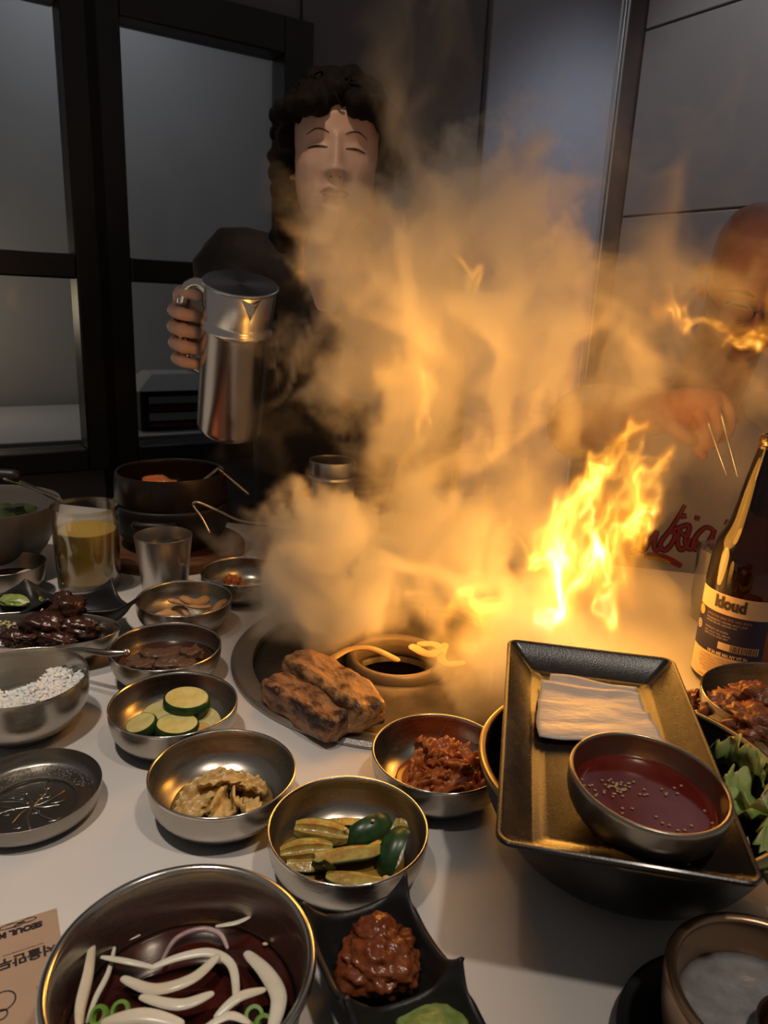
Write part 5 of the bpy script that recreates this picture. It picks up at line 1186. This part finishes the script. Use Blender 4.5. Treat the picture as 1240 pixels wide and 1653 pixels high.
def lattice(lo, hi, step):
    shape = tuple(int(round((h - l) / step)) + 1 for l, h in zip(lo, hi))
    ax = [np.linspace(l, h, s, dtype=np.float32) for l, h, s in zip(lo, hi, shape)]
    return shape, np.meshgrid(*ax, indexing='ij')

def build_smoke():
    STEP = .0055
    lo, hi = (-.34, .52, T + .004), (.70, 1.12, T + .72)
    shape, (X, Y, Z) = lattice(lo, hi, STEP)
    flow = curl_flow(shape, 9, 70, 2.2, 5, (.95, .95, 1.15))
    d = limit(swirl(shape, flow, 15.0, 5), 15.0)
    n1 = fft_noise(shape, 2.2, 60, 2.3, 41, (.9, .9, 1.2))
    base = np.meshgrid(*[np.arange(n, dtype=np.float32) for n in shape], indexing='ij')
    q = [b + e for b, e in zip(base, d)]
    (nz,) = sample3([n1], *q)
    fine = fft_noise(shape, 1.2, 14, 1.7, 77, (1, 1, 1.15))
    (fz,) = sample3([fine], *q)
    nz = nz + .28 * fz
    W = [Xa + e * STEP for Xa, e in zip((X, Y, Z), d)]          # swirled positions
    dens = np.zeros(shape, np.float32)
    for px, py, yy, rx, ry, rd, amp, sharp, de, wob in SMOKE:
        c = aty(px, py, yy); k = (c - CAM).dot(FW) / FPX
        wx = [Xa * (1 - wob) + Wa * wob for Xa, Wa in zip((X, Y, Z), W)]
        r = np.sqrt(((wx[0] - c.x) / (rx * k)) ** 2 + ((wx[1] - c.y) / rd) ** 2 + ((wx[2] - c.z) / (ry * k)) ** 2)
        s = 1 - r + amp * nz
        np.maximum(dens, de * smooth(0, sharp, s) * (.55 + .45 * smooth(-1.2, 1.2, nz)), out=dens)
    dens *= smooth(0, .02, Z - lo[2]) 
    dens *= 1 - smooth(.30, .36, Z - T) * (1 - smooth(-.155, -.075, X))
    for ax, (a, b) in zip((X, Y, Z), zip(lo, hi)):
        dens *= smooth(0, .03, ax - a) * smooth(0, .03, b - ax)
    dens[dens < .08] = 0
    o = fog_object('smoke', lo, hi, dens, smoke_material())
    tag(o, 'billowing cloud of steam and smoke rising off the round grill, lit orange by flames', 'smoke', None, 'stuff')
    return o
# px, py, depth, rx, ry (pixels), depth radius (m), noise amount, edge softness, density, swirl
SMOKE = [
    (555, 905, .80, 150, 132, .14, .16, .09, 60, .25),     # thick low bank over the grill
    (700, 905, .84, 150, 150, .14, .14, .25, 40, .5),
    (475, 960, .75, 80, 70, .08, .18, .2, 30, .3),
    (800, 1060, .65, 135, 125, .10, .2, .4, 36, .3),
    (735, 1120, .61, 120, 85, .075, .22, .5, 30, .3),
    (1060, 1000, .80, 90, 90, .07, .3, .7, 11, .7),
    (660, 1010, .78, 130, 50, .08, .2, .5, 26, .4),
    (800, 780, .93, 130, 130, .12, .2, .5, 18, .6),
    (890, 880, .94, 180, 180, .12, .2, .5, 22, .6),        # behind the tall flame
    (960, 1010, .92, 90, 50, .08, .3, .8, 8, .7),
    (680, 730, .90, 115, 160, .12, .25, .6, 16, .8),       # column
    (705, 540, .92, 225, 225, .15, .25, .22, 20, .65),
    (625, 440, .92, 125, 115, .12, .25, .2, 19, .45),
    (820, 440, .92, 140, 145, .13, .25, .22, 19, .65),
    (870, 640, .94, 230, 210, .14, .25, .6, 16, .8),
    (1030, 540, .97, 165, 210, .14, .35, .8, 10, .9),
    (1020, 710, .98, 150, 130, .12, .3, .8, 10, .9),
    (1070, 370, .97, 95, 140, .10, .4, 1.0, 5, 1),
    (690, 180, .92, 62, 250, .05, .45, 1.0, 7.0, .9),
    (500, 640, .88, 80, 120, .06, .5, 1.0, 3.5, 1),
    (400, 840, .95, 44, 40, .03, .4, .6, 16, 1),
    (1060, 960, .9, 70, 70, .04, .4, .8, 10, 1),
    (600, 1075, .70, 240, 45, .10, .3, 1.0, 6, .8),
]

build_smoke()

def flame(name, label, yc, strokes, gain, light=None, seed=1, step=.0022, pad=.03, swl=5.0, ydep=.022):
    """strokes: ([(px, py, half width px)...], body, filaments)"""
    P_ = [aty(x, y, yc) for st, *_ in strokes for x, y, _w in st]
    wmax = max(rad(w_, P_[0]) for st, *_ in strokes for _x, _y, w_ in st) + pad
    lo = [min(p[i] for p in P_) - (wmax if i != 1 else ydep * 2 + .02) for i in range(3)]; hi = [max(p[i] for p in P_) + (wmax if i != 1 else ydep * 2 + .02) for i in range(3)]
    lo[2] = max(lo[2], T + .004)
    shape, (X, Y, Z) = lattice(lo, hi, step); f = np.zeros(shape, np.float32); g = np.zeros(shape, np.float32)
    rg = np.random.default_rng(seed)
    def splat(dst, p, r_, amp):
        c = [(p[i] - lo[i]) / step for i in range(3)]; q = r_ / step; n = int(math.ceil(2.4 * q))
        sl = [slice(max(int(c[i]) - n, 0), min(int(c[i]) + n + 2, shape[i])) for i in range(3)]
        if any(s_.start >= s_.stop for s_ in sl): return
        ax = [(np.arange(s_.start, s_.stop) - c[i]) ** 2 for i, s_ in enumerate(sl)]
        e = np.exp(-(ax[0][:, None, None] + ax[1][None, :, None] + ax[2][None, None, :]) / (q * q)).astype(np.float32) * amp
        np.maximum(dst[tuple(sl)], e, out=dst[tuple(sl)])
    for st, body, nf in strokes:
        c_ = catmull([Vector((*aty(x, y, yc), )) for x, y, _w in st], 10)
        wd_ = [v.x for v in catmull([Vector((rad(w_, P_[0]), 0, 0)) for _x, _y, w_ in st], 10)]
        n = len(c_)
        for i, p in enumerate(c_):
            if body: splat(g, p, max(wd_[i], .003), body * (.35 + .65 * math.sin(math.pi * (.1 + .85 * i / n))))
        for _k in range(nf):
            u_ = rg.uniform(-.95, .95); d_ = rg.uniform(-1, 1); ph = rg.uniform(0, 6.28); fr = rg.uniform(1.5, 4); a0, a1 = sorted(rg.uniform(0, 1, 2)); a0 *= .5; a1 = .5 + .5 * a1
            rr = rg.uniform(.0018, .0036); am = rg.uniform(.35, 1.0)
            for i in range(n - 1):
                t = i / n
                if t < a0 or t > a1: continue
                tg_ = (c_[i + 1] - c_[i]).normalized(); nn = Vector((-tg_.z, 0, tg_.x))
                q = c_[i] + nn * wd_[i] * (u_ * .8 + .3 * math.sin(ph + fr * t * 3)) + Vector((0, d_ * ydep * .8 + .006 * math.sin(ph * 2 + fr * t * 4), 0))
                e = math.sin(math.pi * (t - a0) / (a1 - a0 + 1e-6)) ** .7
                m_ = max(int((c_[i + 1] - c_[i]).length / (step * .9)), 1)
                for j in range(m_): splat(f, q + (c_[i + 1] - c_[i]) * (j / m_), rr * (.5 + .5 * e), am * e)
    fl = curl_flow(shape, 9, 60, 2.4, seed + 3, (.7, .7, 1.5)); d = swirl(shape, fl, swl * 1.2, 3)
    base = np.meshgrid(*[np.arange(n, dtype=np.float32) for n in shape], indexing='ij')
    f, g = sample3([f, g], *[b_ + e for b_, e in zip(base, d)])
    nz = fft_noise(shape, 5, 40, 2.4, seed + 9, (.8, .8, 2.0)); (nz,) = sample3([nz], *[b_ + 1.6 * e for b_, e in zip(base, d)])
    sheet_ = np.exp(-(nz / .24) ** 2)
    dens = f + g * (.16 + .75 * sheet_)
    dens *= smooth(0, .012, Z - lo[2])
    dens[dens < .02] = 0
    o = fog_object(name, lo, hi, dens, flame_material(name, gain)); tag(o, label, 'flame', None, 'stuff')
    if light:
        for lx, ly, e, r_ in light: lamp('POINT', 'fire_and_fill_light', aty(lx, ly, yc), e, (1, .42, .06), r_)
    return o
FL1 = [([(890, 1020, 26), (905, 980, 34), (915, 930, 40), (905, 880, 34), (925, 830, 28), (965, 770, 20), (1005, 720, 12), (1035, 690, 5)], .8, 12),
       ([(985, 1000, 20), (985, 950, 32), (990, 890, 36), (1000, 840, 34), (1020, 790, 24), (1050, 760, 18), (1078, 742, 8)], .55, 10),
       ([(930, 930, 22), (890, 905, 20), (865, 890, 12), (858, 872, 6)], .7, 4), ([(1020, 790, 14), (1032, 830, 20), (1020, 865, 18), (1000, 895, 10)], .6, 4),
       ([(900, 860, 10), (930, 805, 10), (975, 770, 9), (1010, 740, 6)], .5, 4),
       ([(872, 1020, 7), (892, 990, 11), (912, 962, 10), (928, 935, 7)], 6.0, 3), ([(905, 985, 8), (900, 940, 12), (905, 905, 12), (918, 880, 7)], 5.5, 4), ([(935, 955, 7), (955, 925, 11), (962, 895, 11), (950, 865, 6)], 5.5, 4),
       ([(972, 1002, 8), (985, 985, 9), (1000, 950, 6)], 5.0, 2), ([(930, 850, 5), (945, 830, 8), (960, 805, 6)], 1.8, 2), ([(1018, 840, 7), (1030, 865, 9), (1022, 800, 6)], 1.4, 2), ([(868, 905, 6), (858, 888, 8), (852, 870, 5)], 1.6, 1),
       ([(1000, 790, 5), (1040, 765, 7), (1075, 745, 6)], 1.3, 3), ([(985, 745, 4), (1010, 720, 6), (1034, 692, 3)], 1.3, 2)]
flame('flame', 'tall white and yellow flame leaping behind the far end of the black tray', .735, FL1, 330, [(930, 900, .95, .04), (1010, 780, .85, .06)], 3)
flame('flame', 'low rolling yellow flame curling on the grill left of the tall flame', .72, [([(735, 1005, 14), (750, 985, 18), (790, 972, 18), (830, 985, 16), (865, 1000, 12)], .7, 6), ([(770, 1010, 8), (785, 995, 12), (815, 1000, 12), (840, 1012, 8)], .6, 4), ([(728, 1002, 6), (740, 988, 8), (752, 996, 6)], 1.8, 1), ([(745, 985, 4), (775, 968, 6), (800, 972, 4)], 1.2, 2)], 170, [(775, 985, .10, .03)], 11)
flame('flame', 'deep yellow flame tongue glowing before the smoke to the right of the jug', .72, [([(612, 628, 10), (640, 600, 18), (668, 575, 24), (690, 545, 16)], 1.0, 2), ([(640, 575, 10), (665, 600, 26), (680, 630, 24), (690, 660, 12)], 1.0, 3), ([(692, 600, 8), (690, 660, 10), (672, 720, 10), (665, 780, 10)], .8, 4)], 60, [(630, 595, .75, .05), (680, 740, .1, .07)], 17)
flame('flame', 'small bright flame flicker high in the smoke above the grill', .84, [([(745, 420, 5), (757, 440, 9), (765, 460, 8), (752, 500, 3)], .9, 3), ([(790, 440, 3), (782, 480, 4)], .5, 1), ([(812, 520, 3), (822, 545, 4)], .6, 1)], 130, [(760, 430, .14, .10), (830, 560, .02, .12), (960, 600, .05, .12), (560, 400, .2, .08)], 23)  # outlying lamps are added fill for the smoke plume and the woman's face
flame('flame', 'detached flame wisp streaming out of the frame at the right', .84, [([(1050, 485, 12), (1085, 488, 16), (1115, 505, 10), (1150, 530, 5), (1200, 535, 10), (1250, 520, 22)], .8, 4), ([(1160, 560, 5), (1200, 550, 12), (1245, 560, 20)], .5, 3), ([(1236, 440, 10), (1250, 480, 16)], .9, 1)], 150, [(1085, 490, .25, .04), (1230, 520, .5, .04)], 29)
flame('flame', 'small orange flame puff floating before the bald person', .90, [([(925, 475, 8), (936, 482, 12), (935, 500, 5)], .7, 0)], 40, None, 37)
flame('flame', 'pinkish flame lick above the hand with chopsticks', .86, [([(1170, 622, 4), (1195, 628, 9), (1212, 648, 9), (1230, 660, 3)], .7, 0)], 40, None, 41)
# embers glow through the centre ring; two more lamps added to warm the smoke
lamp('POINT', 'ember_and_fill_light', (GX, GY, T + .04), .12, (1, .40, .08), .03)
lamp('POINT', 'ember_and_fill_light', aty(735, 1010, .63), .28, (1, .40, .04), .03)  # added warm fill for the smoke at the grill front
lamp('POINT', 'ember_and_fill_light', (GX - .06, GY + .10, T + .11), .2, (1, .41, .08), .04)  # added fill inside the left smoke bank, above any embers
